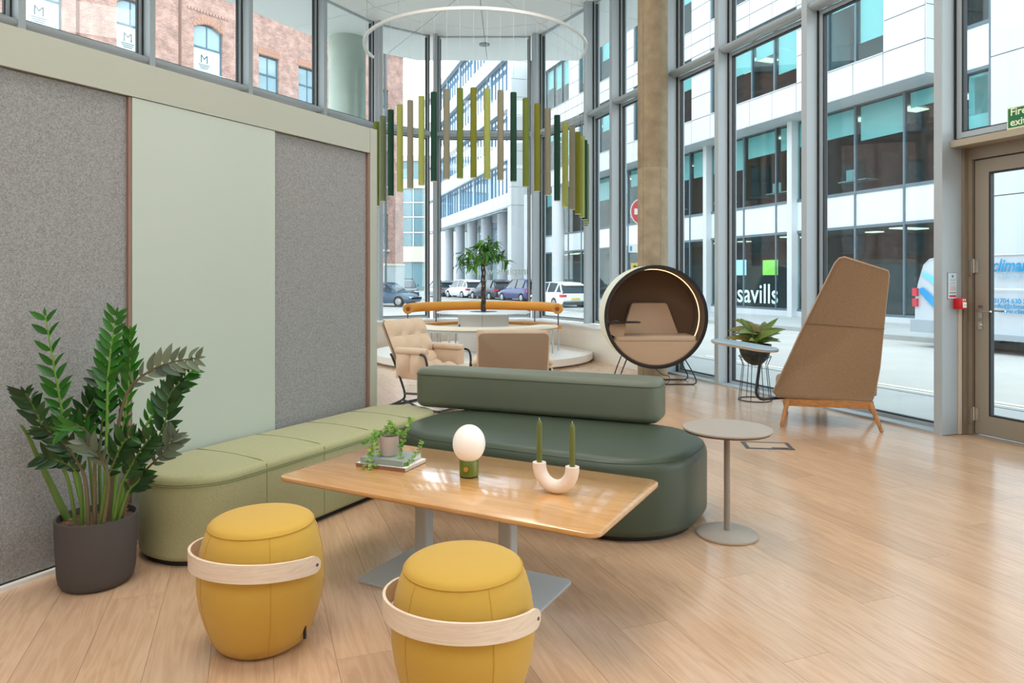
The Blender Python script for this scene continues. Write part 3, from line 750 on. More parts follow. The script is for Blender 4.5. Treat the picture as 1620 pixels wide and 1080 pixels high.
# (pixel path, depth of base and tip, stem radius base, leaf kind, first leaf fraction, leaf count, leaf side spread, stem kind)
stems = [
 ([(138, 812), (118, 745), (104, 690), (97, 640), (86, 580), (72, 500)], -.03, -.1, .014, 1, .38, 11, .9, 1),
 ([(166, 812), (168, 740), (170, 660), (171, 600), (176, 550), (184, 498)], .02, .03, .012, 1, .36, 13, .9, 1),
 ([(176, 812), (186, 740), (195, 680), (203, 620), (206, 570), (206, 528)], .05, .06, .011, 1, .35, 12, .5, 1),
 ([(172, 812), (180, 735), (188, 668), (205, 615), (240, 585), (275, 572), (312, 566)], -.03, -.12, .011, 2, .5, 9, .8, 2),
 ([(185, 812), (200, 750), (222, 690), (250, 645), (277, 612), (304, 585)], .0, .03, .010, 1, .42, 13, .9, 1),
 ([(106, 812), (80, 765), (62, 728), (45, 690), (33, 672)], .0, -.22, .017, 0, 2, 0, .9, 0),
 ([(120, 812), (108, 760), (85, 715), (66, 672), (52, 640), (40, 622)], -.07, -.25, .009, 0, .5, 9, 1.0, 0),
 ([(160, 812), (158, 740), (160, 690), (164, 640), (158, 600), (172, 590)], .09, .12, .010, 0, .25, 12, 1.1, 0),
 ([(182, 812), (205, 770), (222, 735), (246, 700), (262, 665), (268, 625), (285, 605)], -.05, -.03, .009, 0, .4, 12, .9, 0),
 ([(140, 812), (135, 760), (118, 722), (95, 695), (74, 680)], -.1, -.2, .010, 0, .3, 9, .9, 2),
 ([(150, 812), (150, 760), (148, 710), (130, 676), (98, 682)], -.09, -.22, .010, 1, .5, 7, .8, 2),
 ([(163, 812), (172, 762), (160, 725), (134, 700)], -.11, -.22, .009, 2, .5, 6, .8, 2),
 ([(188, 812), (202, 780), (218, 762), (225, 748)], -.06, -.1, .009, 0, .3, 7, .8, 0),
 ([(180, 812), (190, 772), (205, 742), (222, 712), (240, 690)], -.08, -.14, .009, 0, .35, 9, .9, 0),
 ([(158, 812), (168, 765), (182, 728), (196, 700), (210, 690)], -.1, -.17, .009, 0, .3, 9, .9, 0),
 ([(130, 812), (128, 770), (118, 742), (92, 728), (74, 722)], -.08, -.16, .009, 0, .4, 7, .9, 0),
 ([(150, 812), (144, 750), (138, 700), (136, 660), (150, 628)], .06, .05, .010, 0, .4, 9, 1.0, 0),
 ([(192, 812), (208, 770), (232, 742), (262, 712), (276, 690)], -.02, -.05, .009, 2, .55, 7, .8, 2),
]
rz_ = random.Random(5)
for (pp, d0, d1, rad, kind, f0, nl, spread, sk) in stems:
    pts = []
    for i, (x, y) in enumerate(pp):
        dd = d0+(d1-d0)*i/(len(pp)-1); v = W(x, y, PY+dd); pts.append(Vector((v.x-PX, dd, v.z)))
    pts[0].z = .295
    h_ = math.hypot(pts[0].x, pts[0].y)
    if h_ > .14: pts[0].x *= .14/h_; pts[0].y *= .14/h_
    sp = smoothpath(pts, 7); m_ = len(sp)
    st = MB().tube(sp, [rad*(1-.78*i/m_) for i in range(m_)], 8).build('stem', M_zs[sk], t)
    for j in range(nl):
        f = f0+(1-f0)*(j+.4)/nl; x = f*(m_-1); i0 = min(int(x), m_-2); p = sp[i0].lerp(sp[i0+1], x-i0)
        tg = (sp[i0+1]-sp[i0]).normalized(); side = tg.cross(Vector((0, 1, 0))).normalized()
        roll = rz_.uniform(-.5, .5)
        sc_l = (.7+.55*math.sin(PI*min(1, max(.12, 1-(f-f0)/(1-f0)))))*rz_.uniform(.9, 1.12)
        for s_ in (1, -1):
            d = tg*rz_.uniform(.75, 1.15)+side*s_*spread+Vector((0, -.25*s_*math.sin(roll)-.25, 0))
            nn = Vector((rz_.uniform(-.5, .5), -1, rz_.uniform(-.1, .8)))
            pp_ = p+tg*(.01 if s_ > 0 else 0)
            link('leaf', zl[kind], st, M=orient(pp_, d, nn, sc_l))
    if nl:
        link('leaf', zl[kind], st, M=orient(sp[-1], sp[-1]-sp[-3], (.2, -1, .3), .5))

# ------------------------------------------------------------------ the turret: platform, tree table, curved benches
TCX, TCY = -.52, 12.85
def arc(r, a0, a1, n, cx=0, cy=0): return [(cx+r*math.cos(R(a0+(a1-a0)*k/n)), cy+r*math.sin(R(a0+(a1-a0)*k/n))) for k in range(n+1)]
M_cream = mat('cream_laminate', 'eee6d3', .45); M_orange = mat('orange_tube_felt', 'e59a35', .7, mottle=(60, .06)); M_owood = wood('orange_ply', 'd9953f', 'b87730', rough=.5, gs=(2, 2, 60))
P = thing('platform', 'low round white platform filling the glazed turret', 'platform', (TCX, TCY, 0))
def disc_clipped(r_):
    q = [(TCX+x, TCY+y) for x, y in circle(r_, 96)]
    wl_ = [(p[0], p[1]) for p in offset_line(turret, -.285)]
    for a, b in zip(wl_, wl_[1:]):
        tx_, ty_ = b[0]-a[0], b[1]-a[1]; l_ = math.hypot(tx_, ty_); q = clip(q, a[0], a[1], -ty_/l_, tx_/l_)
    return [(x-TCX, y-TCY) for x, y in q]
MB().prism(disc_clipped(1.93), 0, .035).build('plinth', mat('plinth_grey', '9c938a', .6), P)
MB().prism(disc_clipped(1.98), .035, .15).build('deck', mat('white_deck', 'eeece6', .4), P)
FZ = .15
t = thing('tree_table', 'round white drum table with a wide disc top around the indoor tree', 'table', (TCX, TCY, FZ))
MB().lathe([(.455, .004), (.46, .01), (.46, .655)], 56).build('drum', mat('white_drum', 'd8d2cb', .45), t)
MB().lathe([(.84, .672), (.85, .678), (.85, .69), (.84, .694)], 72).build('tabletop', mat('disc_white', 'dfe3e8', .3), t)
MB().lathe([(.25, .6942), (.25, .697)], 40).build('planter_opening', mat('soil_grey', '59606a', .9), t)
o = MB().lathe([(.038, 0), (.038, .004)], 24).build('cable_port', M_black, t); o.matrix_local = Matrix.Translation((-.4585*math.sin(R(66)), -.4585*math.cos(R(66)), .44)) @ Matrix.Rotation(R(-66), 4, 'Z') @ Matrix.Rotation(R(90), 4, 'X')
MB().box(-.003, .003, -.4615, -.459, .02, .65).build('joint', mat('joint', '6d675f'), t, smooth=False)

def curved(t, r0, r1, a0, a1, z0, z1, m, name, n=40):
    s_ = MB(); A_, B_ = arc(r0, a0, a1, n), arc(r1, a0, a1, n)
    e = min(.015, (z1-z0)/2.2)
    s_.rings([[(p[0], p[1], z0), (q[0], q[1], z0), (q[0]*(1), q[1], z1-e), (q[0]*.992, q[1]*.992, z1), (p[0]*1.01, p[1]*1.01, z1), (p[0], p[1], z1-e)] for p, q in zip(A_, B_)])
    return s_.build(name, m, t)
t = thing('curved_bench', 'cream topped curved bench on grey legs, on the near side of the tree table', 'bench', (TCX, TCY, FZ))
curved(t, 1.06, 1.42, 204, 338, .445, .49, M_cream, 'seat')
curved(t, 1.1, 1.38, 206, 336, .4, .444, M_pow, 'frame')
for a in (208, 228, 248, 292, 312, 334):
    for r_ in (1.12, 1.36):
        MB().tube([(r_*math.cos(R(a)), r_*math.sin(R(a)), 0), (r_*math.cos(R(a)), r_*math.sin(R(a)), .4)], .014, 8).build('leg', M_pow, t)
t = thing('curved_bench', 'curved bench with orange tube backrest on the far side of the tree table', 'bench', (TCX, TCY, FZ))
curved(t, 1.06, 1.42, -10, 190, .4, .455, M_owood, 'seat')
for a in (-7, 40, 72, 108, 140, 187):
    for r_ in (1.12, 1.36):
        MB().tube([(r_*math.cos(R(a)), r_*math.sin(R(a)), 0), (r_*math.cos(R(a)), r_*math.sin(R(a)), .4)], .014, 8).build('leg', M_pow, t)
tb = MB(); tb.tube([(x, y, .755) for x, y in arc(1.36, -14, 194, 64)], .088, 20)
tb.build('backrest_tube', M_orange, t)
for a in (-14, 194):
    x, y = 1.36*math.cos(R(a)), 1.36*math.sin(R(a)); dx, dy = (math.sin(R(a)), -math.cos(R(a))) if a < 0 else (-math.sin(R(a)), math.cos(R(a)))
    MB().tube([(x, y, .755), (x+dx*.012, y+dy*.012, .755)], .082, 24).build('end_cap', mat('end_cap', 'c98a3c', .6), t)
    MB().tube([(x+dx*.011, y+dy*.011, .755), (x+dx*.015, y+dy*.015, .755)], .04, 20).build('end_recess', mat('end_recess', '8a4c12', .8), t)
for a in (-8, 45, 90, 135, 188):
    x, y = 1.36*math.cos(R(a)), 1.36*math.sin(R(a)); MB().tube([(x, y, .4), (x, y, .68)], .013, 8).build('post', mat('post_grey', '5f6468', .5), t)

# tree
t = thing('indoor_tree', 'small tree with twisted trunk and drooping green crown growing out of the drum table', 'tree', (TCX, TCY, FZ+.697))
M_bark = mat('tree_bark', '4e4238', .9, mottle=(30, .4), bump=(60, .8))
for ph in (0, 2.1, 4.2):
    pts = [(.03*math.cos(ph+k*.55), .03*math.sin(ph+k*.55), -.02+k*.062) for k in range(15)]
    MB().tube(smoothpath(pts, 4), [.021-.00012*q for q in range(57)], 8).build('trunk', M_bark, t)
M_tree = leafmat('tree_leaf', '27601c', '6aa83a', .4)
tlm = [leafmesh('leaf', M_tree, .23, .05, 6, .3, .3, .9, .8), leafmesh('leaf', M_tree, .2, .046, 5, .3, .15, .9, .8)]
rt = random.Random(21)
for b_ in range(24):
    a = b_*2.4; el = rt.uniform(-.25, 1.35) if b_ > 3 else 1.3
    c0 = Vector((0, 0, .80+.05*rt.random())); rr0 = rt.uniform(.28, .51)
    end = c0+Vector((math.cos(a)*math.cos(el)*rr0*1.05, math.sin(a)*math.cos(el)*rr0*1.05, math.sin(el)*rr0*1.0+.08))
    pts = smoothpath([c0, c0.lerp(end, .5)+Vector((0, 0, .05)), end], 3)
    br = MB().tube(pts, [.009-.001*q for q in range(len(pts))], 5).build('branch', M_bark, t)
    for j in range(12):
        p = pts[-1].lerp(pts[3], rt.random()*.8); a2 = rt.uniform(0, 2*PI)
        out = Vector((p.x, p.y, 0)); out = out.normalized() if out.length > .02 else Vector((1, 0, 0))
        d = out*.8+Vector((math.cos(a2), math.sin(a2), 0))*.9+Vector((0, 0, rt.uniform(-1.6, .4)))
        link('leaf', tlm[j % 2], br, M=orient(p, d, (out.x*.5, out.y*.5, 1), rt.uniform(.75, 1.15)))

# ------------------------------------------------------------------ hanging ring and its tubes
RCX, RCY, RR, RZ = -.645, 12.7, 1.97, 5.54
t = thing('hanging_ring', 'white curved rail hung from the ceiling, carrying the coloured tubes', 'rail', (RCX, RCY, RZ))
ra = arc(RR, 168, 372, 80)
rg = [[(x*(1-.011), y*(1-.011), -.02), (x*1.011, y*1.011, -.02), (x*1.011, y*1.011, .025), (x*.989, y*.989, .025)] for x, y in ra]
MB().rings(rg).build('rail', M_white, t)
for a in (178, 205, 235, 265, 295, 325, 352):
    x, y = RR*math.cos(R(a)), RR*math.sin(R(a)); MB().tube([(x, y, .02), (x, y, CEIL-RZ)], .003, 5).build('wire', M_alu, t)
TC_ = {'d': ('dark green', mat('tube_dark_green', '16402f', .85)), 'o': ('olive green', mat('tube_olive', '6c7a2c', .85)), 'l': ('lime green', mat('tube_lime', 'a0a755', .85)),
       't': ('taupe', mat('tube_taupe', '8b8672', .85)), 'g': ('grey green', mat('tube_grey_green', '6f7a58', .85)), 'y': ('mustard green', mat('tube_mustard', '787920', .85))}
tubes = [(599, 193, 0, 'o'), (610.5, 184, 0, 'g'), (622, 174, 0, 'd'), (637, 166, 0, 'l'), (653, 159, 0, 't'), (670, 152.5, 0, 'l'), (688.5, 146, 0, 'd'), (708.5, 141.6, 0, 't'), (728.6, 140, 0, 'o'),
         (748.3, 139.2, 0, 'y'), (771, 141, 0, 'l'), (791.3, 143.3, 0, 't'), (811, 146.6, 0, 'd'), (830.5, 156, 0, 'o'), (847.6, 164.4, 0, 'y'), (864, 172, 0, 't'), (878, 182.5, 0, 'd'), (892, 194, 0, 'l'),
         (902, 200, 0, 't'), (912, 209, 0, 'y'), (920, 216, 0, 'l'), (926.3, 222, 0, 'd'), (929.6, 228, 0, 'g'), (930.6, 233, 1, 'y'), (930.3, 238, 1, 'g')]
ordn = ['leftmost, partly behind the partition post', 'second from the left', 'third from the left', 'fourth from the left', 'fifth from the left', 'sixth from the left', 'seventh from the left', 'eighth from the left', 'ninth from the left', 'tenth from the left, over the tree',
        'eleventh from the left', 'twelfth from the left', 'thirteenth from the left', 'twelfth from the right', 'eleventh from the right', 'tenth from the right', 'ninth from the right', 'eighth from the right', 'seventh from the right', 'sixth from the right', 'fifth from the right', 'fourth from the right', 'third from the right', 'second lowest at the right end', 'lowest of all at the right end']
for i, (px, py, far, k_) in enumerate(tubes):
    th_ = R(1.8+6*(i-9)); X = RCX+(RR-.0)*math.sin(th_); Y = RCY-RR*math.cos(th_)
    zt = CAMH+(440-py)*Y/1120; LN = 1.36
    t = thing('hanging_tube', '%s hanging felt tube, %s of the tube ring' % (TC_[k_][0], ordn[i]), 'hanging tube', (X, Y, zt-LN), 0, 'coloured tubes hanging in an arc')
    MB().lathe([(.044, .0), (.049, .004), (.049, LN)], 20, cap0=True).build('felt_tube', TC_[k_][1], t)
    MB().lathe([(.044, -.004), (.046, -.004), (.046, .002)], 20).build('end_cap', mat('pale_cap', 'd4d6bc', .6), t)
    MB().tube([(0, 0, LN), (0, 0, RZ-.02-(zt-LN))], .0022, 4).build('wire', mat('thin_wire', 'c9cdcc', .4), t)

# ------------------------------------------------------------------ quilted armchairs
M_quilt = mat('beige_quilt', 'cdb49a', .75, mottle=(5, .03), bump=(350, .12), sheen=.2)
M_qseam = mat('quilt_seam', '8f7860', .9); M_back = mat('tan_back', 'a48d78', .8, mottle=(300, .05))
def pillow(t, name, origin, ux, uy, uz, lx, ly, th, nx, ny, m, n=6):
    """quilted pad: nx by ny puffs over lx by ly, thickness th along uz"""
    b = MB(); X_, Y_, Z_ = Vector(ux).normalized(), Vector(uy).normalized(), Vector(uz).normalized(); O = Vector(origin)
    NX, NY = nx*n, ny*n
    def puff(i, j):
        fx = abs(math.sin(PI*i/n)); fy = abs(math.sin(PI*j/n)); return (fx**.6)*(fy**.6)
    top = []; bot = []
    for j in range(NY+1):
        for arr, sg in ((top, 1), (bot, -1)):
            row = []
            for i in range(NX+1):
                e_ = min(i, NX-i, j, NY-j); edge = min(1, e_/2.5)**.5
                h_ = th/2*(.3+.7*puff(i, j)) if sg > 0 else th*.35
                x = lx*(i/NX-.5); y = ly*(j/NY-.5)
                row.append(b.b.verts.new(O+X_*x+Y_*y+Z_*(sg*h_*edge)))
            arr.append(row)
    for arr in (top, bot):
        for j in range(NY):
            for i in range(NX): b.b.faces.new((arr[j][i], arr[j][i+1], arr[j+1][i+1], arr[j+1][i]))
    return b.build(name, m, t)
def armchair(label, loc, rz, arms=True):
    t = thing('armchair', label, 'armchair', loc, rz, 'quilted armchairs')
    bx, bz = -.16, .40; tx_, tz = -.43, .925
    d = Vector((tx_-bx, 0, tz-bz)); L_ = d.length; d.normalize(); nrm = Vector((d.z, 0, -d.x))
    mid = Vector(((bx+tx_)/2, 0, (bz+tz)/2))
    pillow(t, 'backrest', mid+nrm*.05, (0, 1, 0), d, nrm, .68, L_+.06, .17, 3, 3, M_quilt)
    bm_ = MB(); Mx = Matrix((Vector((0, 1, 0)), d, nrm)).transposed().to_4x4(); Mx = Matrix.Translation(mid-nrm*.0) @ Mx
    bm_.soft(.325, L_/2+.03, .05, -.012, .01, .005, .005, 6, 2, M=Mx); bm_.build('back_shell', M_back, t)
    pillow(t, 'seat', (.14, 0, .405), (1, 0, -.08), (0, 1, 0), (.08, 0, 1), .62, .60, .17, 3, 3, M_quilt)
    for s_ in (-1, 1):
        # padded arm: a quilted roll falling over the side
        pillow(t, 'armrest', (.02, s_*.33, .50), (1, 0, 0), (0, 0, 1), (0, s_, 0), .46, .34, .17, 2, 1, M_quilt)
        MB().soft(.22, .062, .05, .61, .68, .034, .03, 6, 4, cx=.02, cy=s_*.33).build('arm_pad', M_quilt, t)
        f = smoothpath([(-.27, s_*.35, .60), (-.22, s_*.35, .52), (-.12, s_*.34, .30), (-.07, s_*.34, .17), (-.10, s_*.34, .10), (-.30, s_*.34, .013)], 5)
        MB().tube(f, .0125, 8).build('frame', M_black, t)
        f = smoothpath([(.20, s_*.395, .62), (.27, s_*.40, .60), (.30, s_*.395, .5), (.29, s_*.37, .32), (.22, s_*.35, .2), (-.07, s_*.34, .17)], 5)
        MB().tube(f, .013, 8).build('frame', M_black, t)
        MB().tube([(-.1, s_*.34, .1), (.2, s_*.34, .013), (.42, s_*.34, .013)], .0125, 8).build('leg', M_black, t)
    MB().tube([(.42, -.34, .013), (.42, .34, .013)], .0125, 8).build('stretcher', M_black, t)
    MB().tube([(-.3, -.34, .013), (-.3, .34, .013)], .0125, 8).build('stretcher', M_black, t)
    return t
armchair('beige quilted armchair facing right beside the turret platform, seen from its side', (-.95, 8.12, 0), R(-33))
armchair('beige quilted armchair seen from behind above the sage green backrest', (-.0, 6.93, 0), R(92))

# ------------------------------------------------------------------ round seating pod
PDX, PDY, PDZ, PR = 1.955, 9.6, .925, .70
t = thing('seating_pod', 'round cylindrical seating pod with dark rim and glowing light strip inside', 'pod', (PDX, PDY, 0))
M_pout = mat('pod_cream', 'e5e3cf', .6); M_pin = mat('pod_brown_felt', '6a5443', .9, mottle=(200, .08)); M_pseat = mat('pod_seat', 'b3967b', .8, mottle=(200, .06))
def ring_y(mb, prof, n=72, cz=PDZ, a0=0, a1=360, capped=False):
    """revolve (radius, y) about the pod axis"""
    full = abs(a1-a0) >= 360; rg = []
    for k in range(n if full else n+1):
        a = R(a0+(a1-a0)*k/n); rg.append([(r_*math.cos(a), y, cz+r_*math.sin(a)) for r_, y in prof])
    if full: rg.append(rg[0]); return mb.rings(rg, False, False, closed=True)
    return mb.rings(rg, True, True, closed=True)
DP = .62
ring_y(MB(), [(PR, .012), (PR, DP), (PR-.03, DP), (PR-.03, .012)]).build('shell', M_pout, t)
ring_y(MB(), [(PR+.004, -.012), (PR+.004, .014), (PR-.034, .014), (PR-.034, -.012)]).build('rim', M_black, t)
ring_y(MB(), [(PR-.03, .013), (PR-.03, DP-.02), (PR-.045, DP-.02), (PR-.045, .013)]).build('lining', M_pin, t)
q = MB(); rg = [[(r_*math.cos(2*PI*k/64), y, PDZ+r_*math.sin(2*PI*k/64)) for k in range(64)] for r_, y in ((PR-.03, DP-.03), (PR-.03, DP+.01))]; q.rings(rg).build('back_panel', M_pin, t)
ring_y(MB(), [(PR-.046, .25), (PR-.046, .262), (PR-.054, .262), (PR-.054, .25)], a0=-33, a1=100).build('light_strip', mat('warm_light', 'ffc98a', .5, emit=3.5), t)
# seat cushion: chord of the circle
def chord(r_, zc, n=24):
    a = math.asin((zc-PDZ)/r_); return [(r_*math.cos(x), PDZ+r_*math.sin(x)) for x in [PI-a+(PI+2*a)*k/n for k in range(n+1)]]
c_ = chord(PR-.048, .60); s_ = MB()
s_.rings([[(x, y, z) for x, z in c_] for y, s__ in ((.02, 1), (.58, 1))]).build('seat_base', M_pseat, t)
MB().soft(.565, .285, .06, .565, .665, .04, .03, 8, 5, cy=.305, crown=.01).build('seat_cushion', M_pseat, t)
b_ = MB(); f0 = [(-.40, .655), (.40, .655), (.26, 1.08), (.235, 1.1), (-.235, 1.1), (-.26, 1.08)]
b_.rings([[(x*.97, .38-(z-.655)*-.22, (z-.88)*.97+.88) for x, z in f0], [(x, .40+(z-.655)*.22, z) for x, z in f0], [(x, .47+(z-.655)*.22, z) for x, z in f0]]).build('backrest', M_pseat, t)
a_ = MB(); f0 = [(-.63, .70), (-.50, .62), (-.43, .66), (-.40, .80), (-.47, .86), (-.62, .84)]
a_.rings([[(x, y, z) for x, z in f0] for y in (.05, .45)]).build('side_pad', M_pseat, t)
tb = MB(); tb.soft(.205, .12, .05, .845, .862, .006, .006, 6, 2, cx=-.42, cy=.03); tb.build('tablet', M_black, t)
MB().tube([(-.645, .04, .84), (-.55, .04, .84), (-.42, .04, .842)], .012, 8).build('tablet_arm', M_black, t)
for y, sp_ in ((.08, .46), (.54, .40)):
    lg = smoothpath([(-.38, y, .36), (-.45, y-.03, .2), (-.5-.0, y-.05, .06), (-.49, y-.05, .012), (-.43, y-.05, .009), (.43, y-.05, .009), (.52, y-.05, .012), (.55, y-.05, .06), (.49, y-.03, .2), (.40, y, .36)], 5)
    MB().tube(lg, .0085, 8).build('leg_frame', M_black, t)
MB().tube(smoothpath([(.02, .3, .22), (.12, .25, .12), (.22, .2, .09), (.18, .1, .012), (.05, .05, .008)], 5), .005, 6).build('cable', M_black, t)

# ------------------------------------------------------------------ tall back lounge chair with a tablet
M_tweed = mat('brown_tweed', '8e7358', .9, mottle=(140, .22), bump=(260, .35), sheen=.2); M_oakleg = wood('chair_oak', 'b9814d', '96622f', rough=.4, gs=(14, 14, 2))
cx0, cy0 = 3.08, 6.9
t = thing('lounge_chair', 'tall brown tweed lounge chair on oak legs, seen from behind by the window', 'chair', (cx0, cy0, 0))
def cw(p): return Vector((p[0]-cx0, p[1]-cy0, p[2]))
fr_ = Vector((.225, .974, 0))            # the way the chair faces
outline = [(2.602, 6.95, .285), (2.57, 6.97, .33), (2.64, 6.95, .50), (2.80, 6.90, .90), (3.10, 6.79, 1.60), (3.135, 6.775, 1.645), (3.175, 6.76, 1.655), (3.44, 6.56, 1.535), (3.475, 6.54, 1.52), (3.487, 6.54, 1.48), (3.478, 6.60, 1.1), (3.472, 6.68, .6), (3.46, 6.74, .36), (3.44, 6.76, .27)]
b_ = MB(); A_ = [cw(p) for p in outline]; ce = sum(A_, Vector())/len(A_)
def lay(off, s_): return [tuple(ce+(p-ce)*s_+fr_*off) for p in A_]
b_.rings([lay(.008, .955), lay(-.002, .985), lay(.006, 1.0), lay(.05, 1.0), lay(.06, .985)])
b_.build('back_shell', M_tweed, t, ang=60)
e_ = MB(); e_.tube([Vector(p)+fr_*.008 for p in lay(0, 1.0)], .006, 6, closed=True).build('piping', mat('tweed_piping', 'b49a80', .8), t)
s_ = MB(); pl, pr_ = cw((2.855, 6.878, 1.01)), cw((3.478, 6.608, .975)); s_.tube([pl-fr_*.003, pl.lerp(pr_, .5)-fr_*.006, pr_-fr_*.003], .0025, 5).build('seam', mat('tweed_seam', '6b543e', .9), t)
sa = math.atan2(-.225, .974)
Ms = Matrix.Translation(cw((3.03, 6.86, 0))+fr_*.42) @ Matrix.Rotation(sa, 4, 'Z')
MB().soft(.36, .33, .08, .29, .43, .05, .03, 8, 4, crown=.015, M=Ms).build('seat', M_tweed, t)
wg = MB(); w0 = [cw((3.468, 6.72, .33))+fr_*.03, cw((3.48, 6.6, 1.45))+fr_*.03]
w1 = [w0[0]+fr_*.5+Vector((.05, 0, 0)), w0[1]+fr_*.22+Vector((.04, 0, 0))]
wg.rings([[tuple(p) for p in (w0[0], w1[0], w1[1], w0[1])], [tuple(p+Vector((-.04, .01, 0))) for p in (w0[0], w1[0], w1[1], w0[1])]]).build('side_wing', M_tweed, t)
fs = [(2.70, 6.96), (3.44, 6.77), (3.60, 7.36), (2.88, 7.54)]
f_ = MB(); zf = .235
for i, (a, b) in enumerate(zip(fs, fs[1:]+fs[:1])):
    A1, B1 = cw((*a, zf)), cw((*b, zf)); d_ = (B1-A1); L_ = d_.length; an = math.atan2(d_.y, d_.x)
    MB().box(0, L_, -.018, .018, -.035, .035, Matrix.Translation(A1) @ Matrix.Rotation(an, 4, 'Z')).build('rail', wood('chair_rail', 'b9814d', '96622f', rough=.4, gs=(2, 20, 20)), t, smooth=False)
for (a, b) in (((2.71, 6.955), (2.632, 6.915)), ((3.43, 6.775), (3.485, 6.67)), ((3.60, 7.36), (3.77, 7.3)), ((2.88, 7.54), (2.95, 7.6))):
    MB().tube([cw((*b, .004)), cw((a[0]*.5+b[0]*.5, a[1]*.5+b[1]*.5, .13)), cw((*a, .262))], [.0165, .021, .0245], 12).build('leg', M_oakleg, t)
ab_ = smoothpath([cw((2.70, 7.02, .27)), cw((2.52, 6.98, .262)), cw((2.44, 6.95, .27)), cw((2.395, 6.94, .33)), cw((2.41, 6.93, .5)), cw((2.425, 6.9, .68)), cw((2.42, 6.88, .745)), cw((2.36, 6.88, .765))], 5)
MB().tube(ab_, .015, 8).build('tablet_arm', M_black, t)
tA, tB = cw((2.03, 7.12, .835)), cw((2.475, 6.62, .775)); tc_ = (tA+tB)/2; an = math.atan2(tB.y-tA.y, tB.x-tA.x)
tl_ = -math.atan2(tA.z-tB.z, (tB-tA).length)
Mt = Matrix.Translation(tc_) @ Matrix.Rotation(an, 4, 'Z') @ Matrix.Rotation(-tl_, 4, 'Y')
MB().soft((tB-tA).length/2, .155, .15, -.006, .006, .003, .003, 12, 2, M=Mt).build('tablet_top', mat('blue_grey_laminate', '8fa3ad', .35), t)
MB().soft((tB-tA).length/2, .155, .15, -.02, -.0062, .002, .006, 12, 3, M=Mt).build('tablet_edge', mat('tablet_ply', 'b79574', .5), t)

# ------------------------------------------------------------------ plant on a wire stand
sx_, sy_ = 2.90, 8.45
t = thing('planter_stand', 'black wire plant stand holding a black bowl behind the tablet', 'plant stand', (sx_, sy_, 0))
MB().tube([(x, y, .006) for x, y in circle(.19, 40)], .006, 6, closed=True).build('ring', M_black, t)
MB().tube([(x, y, .52) for x, y in circle(.185, 40)], .005, 6, closed=True).build('ring', M_black, t)
for k in range(8):
    a = R(45*k+12); MB().tube([(.19*math.cos(a), .19*math.sin(a), .006), (.145*math.cos(a), .145*math.sin(a), .42), (.185*math.cos(a), .185*math.sin(a), .52)], .0045, 6).build('rod', M_black, t)
bp = [(.185*math.sin(R(a)), .65-.24*math.cos(R(a))) for a in range(0, 91, 9)]
e = thing('bowl_plant', 'green and yellow variegated plant in a black bowl on the wire stand', 'plant', (sx_, sy_, 0))
MB().lathe([(.02, .411)]+bp[1:]+[(.19, .665), (.175, .665), (.172, .64)], 40).build('bowl', mat('black_bowl', '1c2423', .5), e)
MB().lathe([(.172, .641), (.05, .655)], 30).build('soil', mat('soil', '5a4330'), e)
M_cr = [leafmat('croton_green', '2a5a22', '4f8a36', .35, ('9aa345', 26)), leafmat('croton_dark', '234a1e', '52582c', .35, ('a58a3c', 26))]
cl_ = [leafmesh('leaf', m_, .30, .085, 7, .25, .6, .8, .75) for m_ in M_cr]+[leafmesh('leaf', M_cr[0], .26, .08, 7, .25, .35, .8, .75)]
rc = random.Random(4)
for b2 in range(5):
    a = b2*1.3; st = MB().tube([(0, 0, .64), (.04*math.cos(a), .04*math.sin(a), .72), (.075*math.cos(a), .075*math.sin(a), .8)], .006, 6).build('stem', M_zs[2], e)
    for j in range(8):
        f_ = rc.random(); p = Vector((.075*math.cos(a)*f_, .075*math.sin(a)*f_, .66+.15*f_)); a2 = rc.uniform(0, 2*PI)
        d = Vector((math.cos(a2), math.sin(a2)*.7, rc.uniform(.0, .9)-.1+f_*.3))
        link('leaf', cl_[rc.randrange(3)], st, M=orient(p, d, (rc.uniform(-.3, .3), -.9, .75), rc.uniform(.75, 1.15)))

# floor box
t = thing('floor_box', 'flush metal floor socket box with a grey lid in the oak floor', 'floor box', (2.21, 6.13, 0), R(-8))
fb = MB(); fb.box(-.2, .2, -.13, -.1, 0, .004); fb.box(-.2, .2, .1, .13, 0, .004); fb.box(-.2, -.165, -.1, .1, 0, .004); fb.box(.165, .2, -.1, .1, 0, .004)
fb.build('frame', mat('box_frame', '5d5f62', .4, .5), t, smooth=False)
MB().box(-.165, .165, -.1, .1, 0, .003).build('lid', mat('box_lid', 'b79f88', .5), t, smooth=False)
MB().box(.02, .16, -.1, -.07, .003, .0045).build('cable_flap', M_black, t, smooth=False)
# lettering on the outside of the turret glass
t = text('window_lettering', 'inspires work', .33, mat('vinyl_white', 'e8ecee', .5), None, (.36, 15.475, 1.53), (R(90), 0, R(180)), .001, bold=.004)
t.scale = (.62, 1, 1)
bm_ = t.data; wd = max(v.co.x for v in bm_.vertices); t.scale = (1.26/wd, .72, 1)
tag(t, 'white vinyl lettering on the far turret pane, reading backwards from inside', 'lettering')

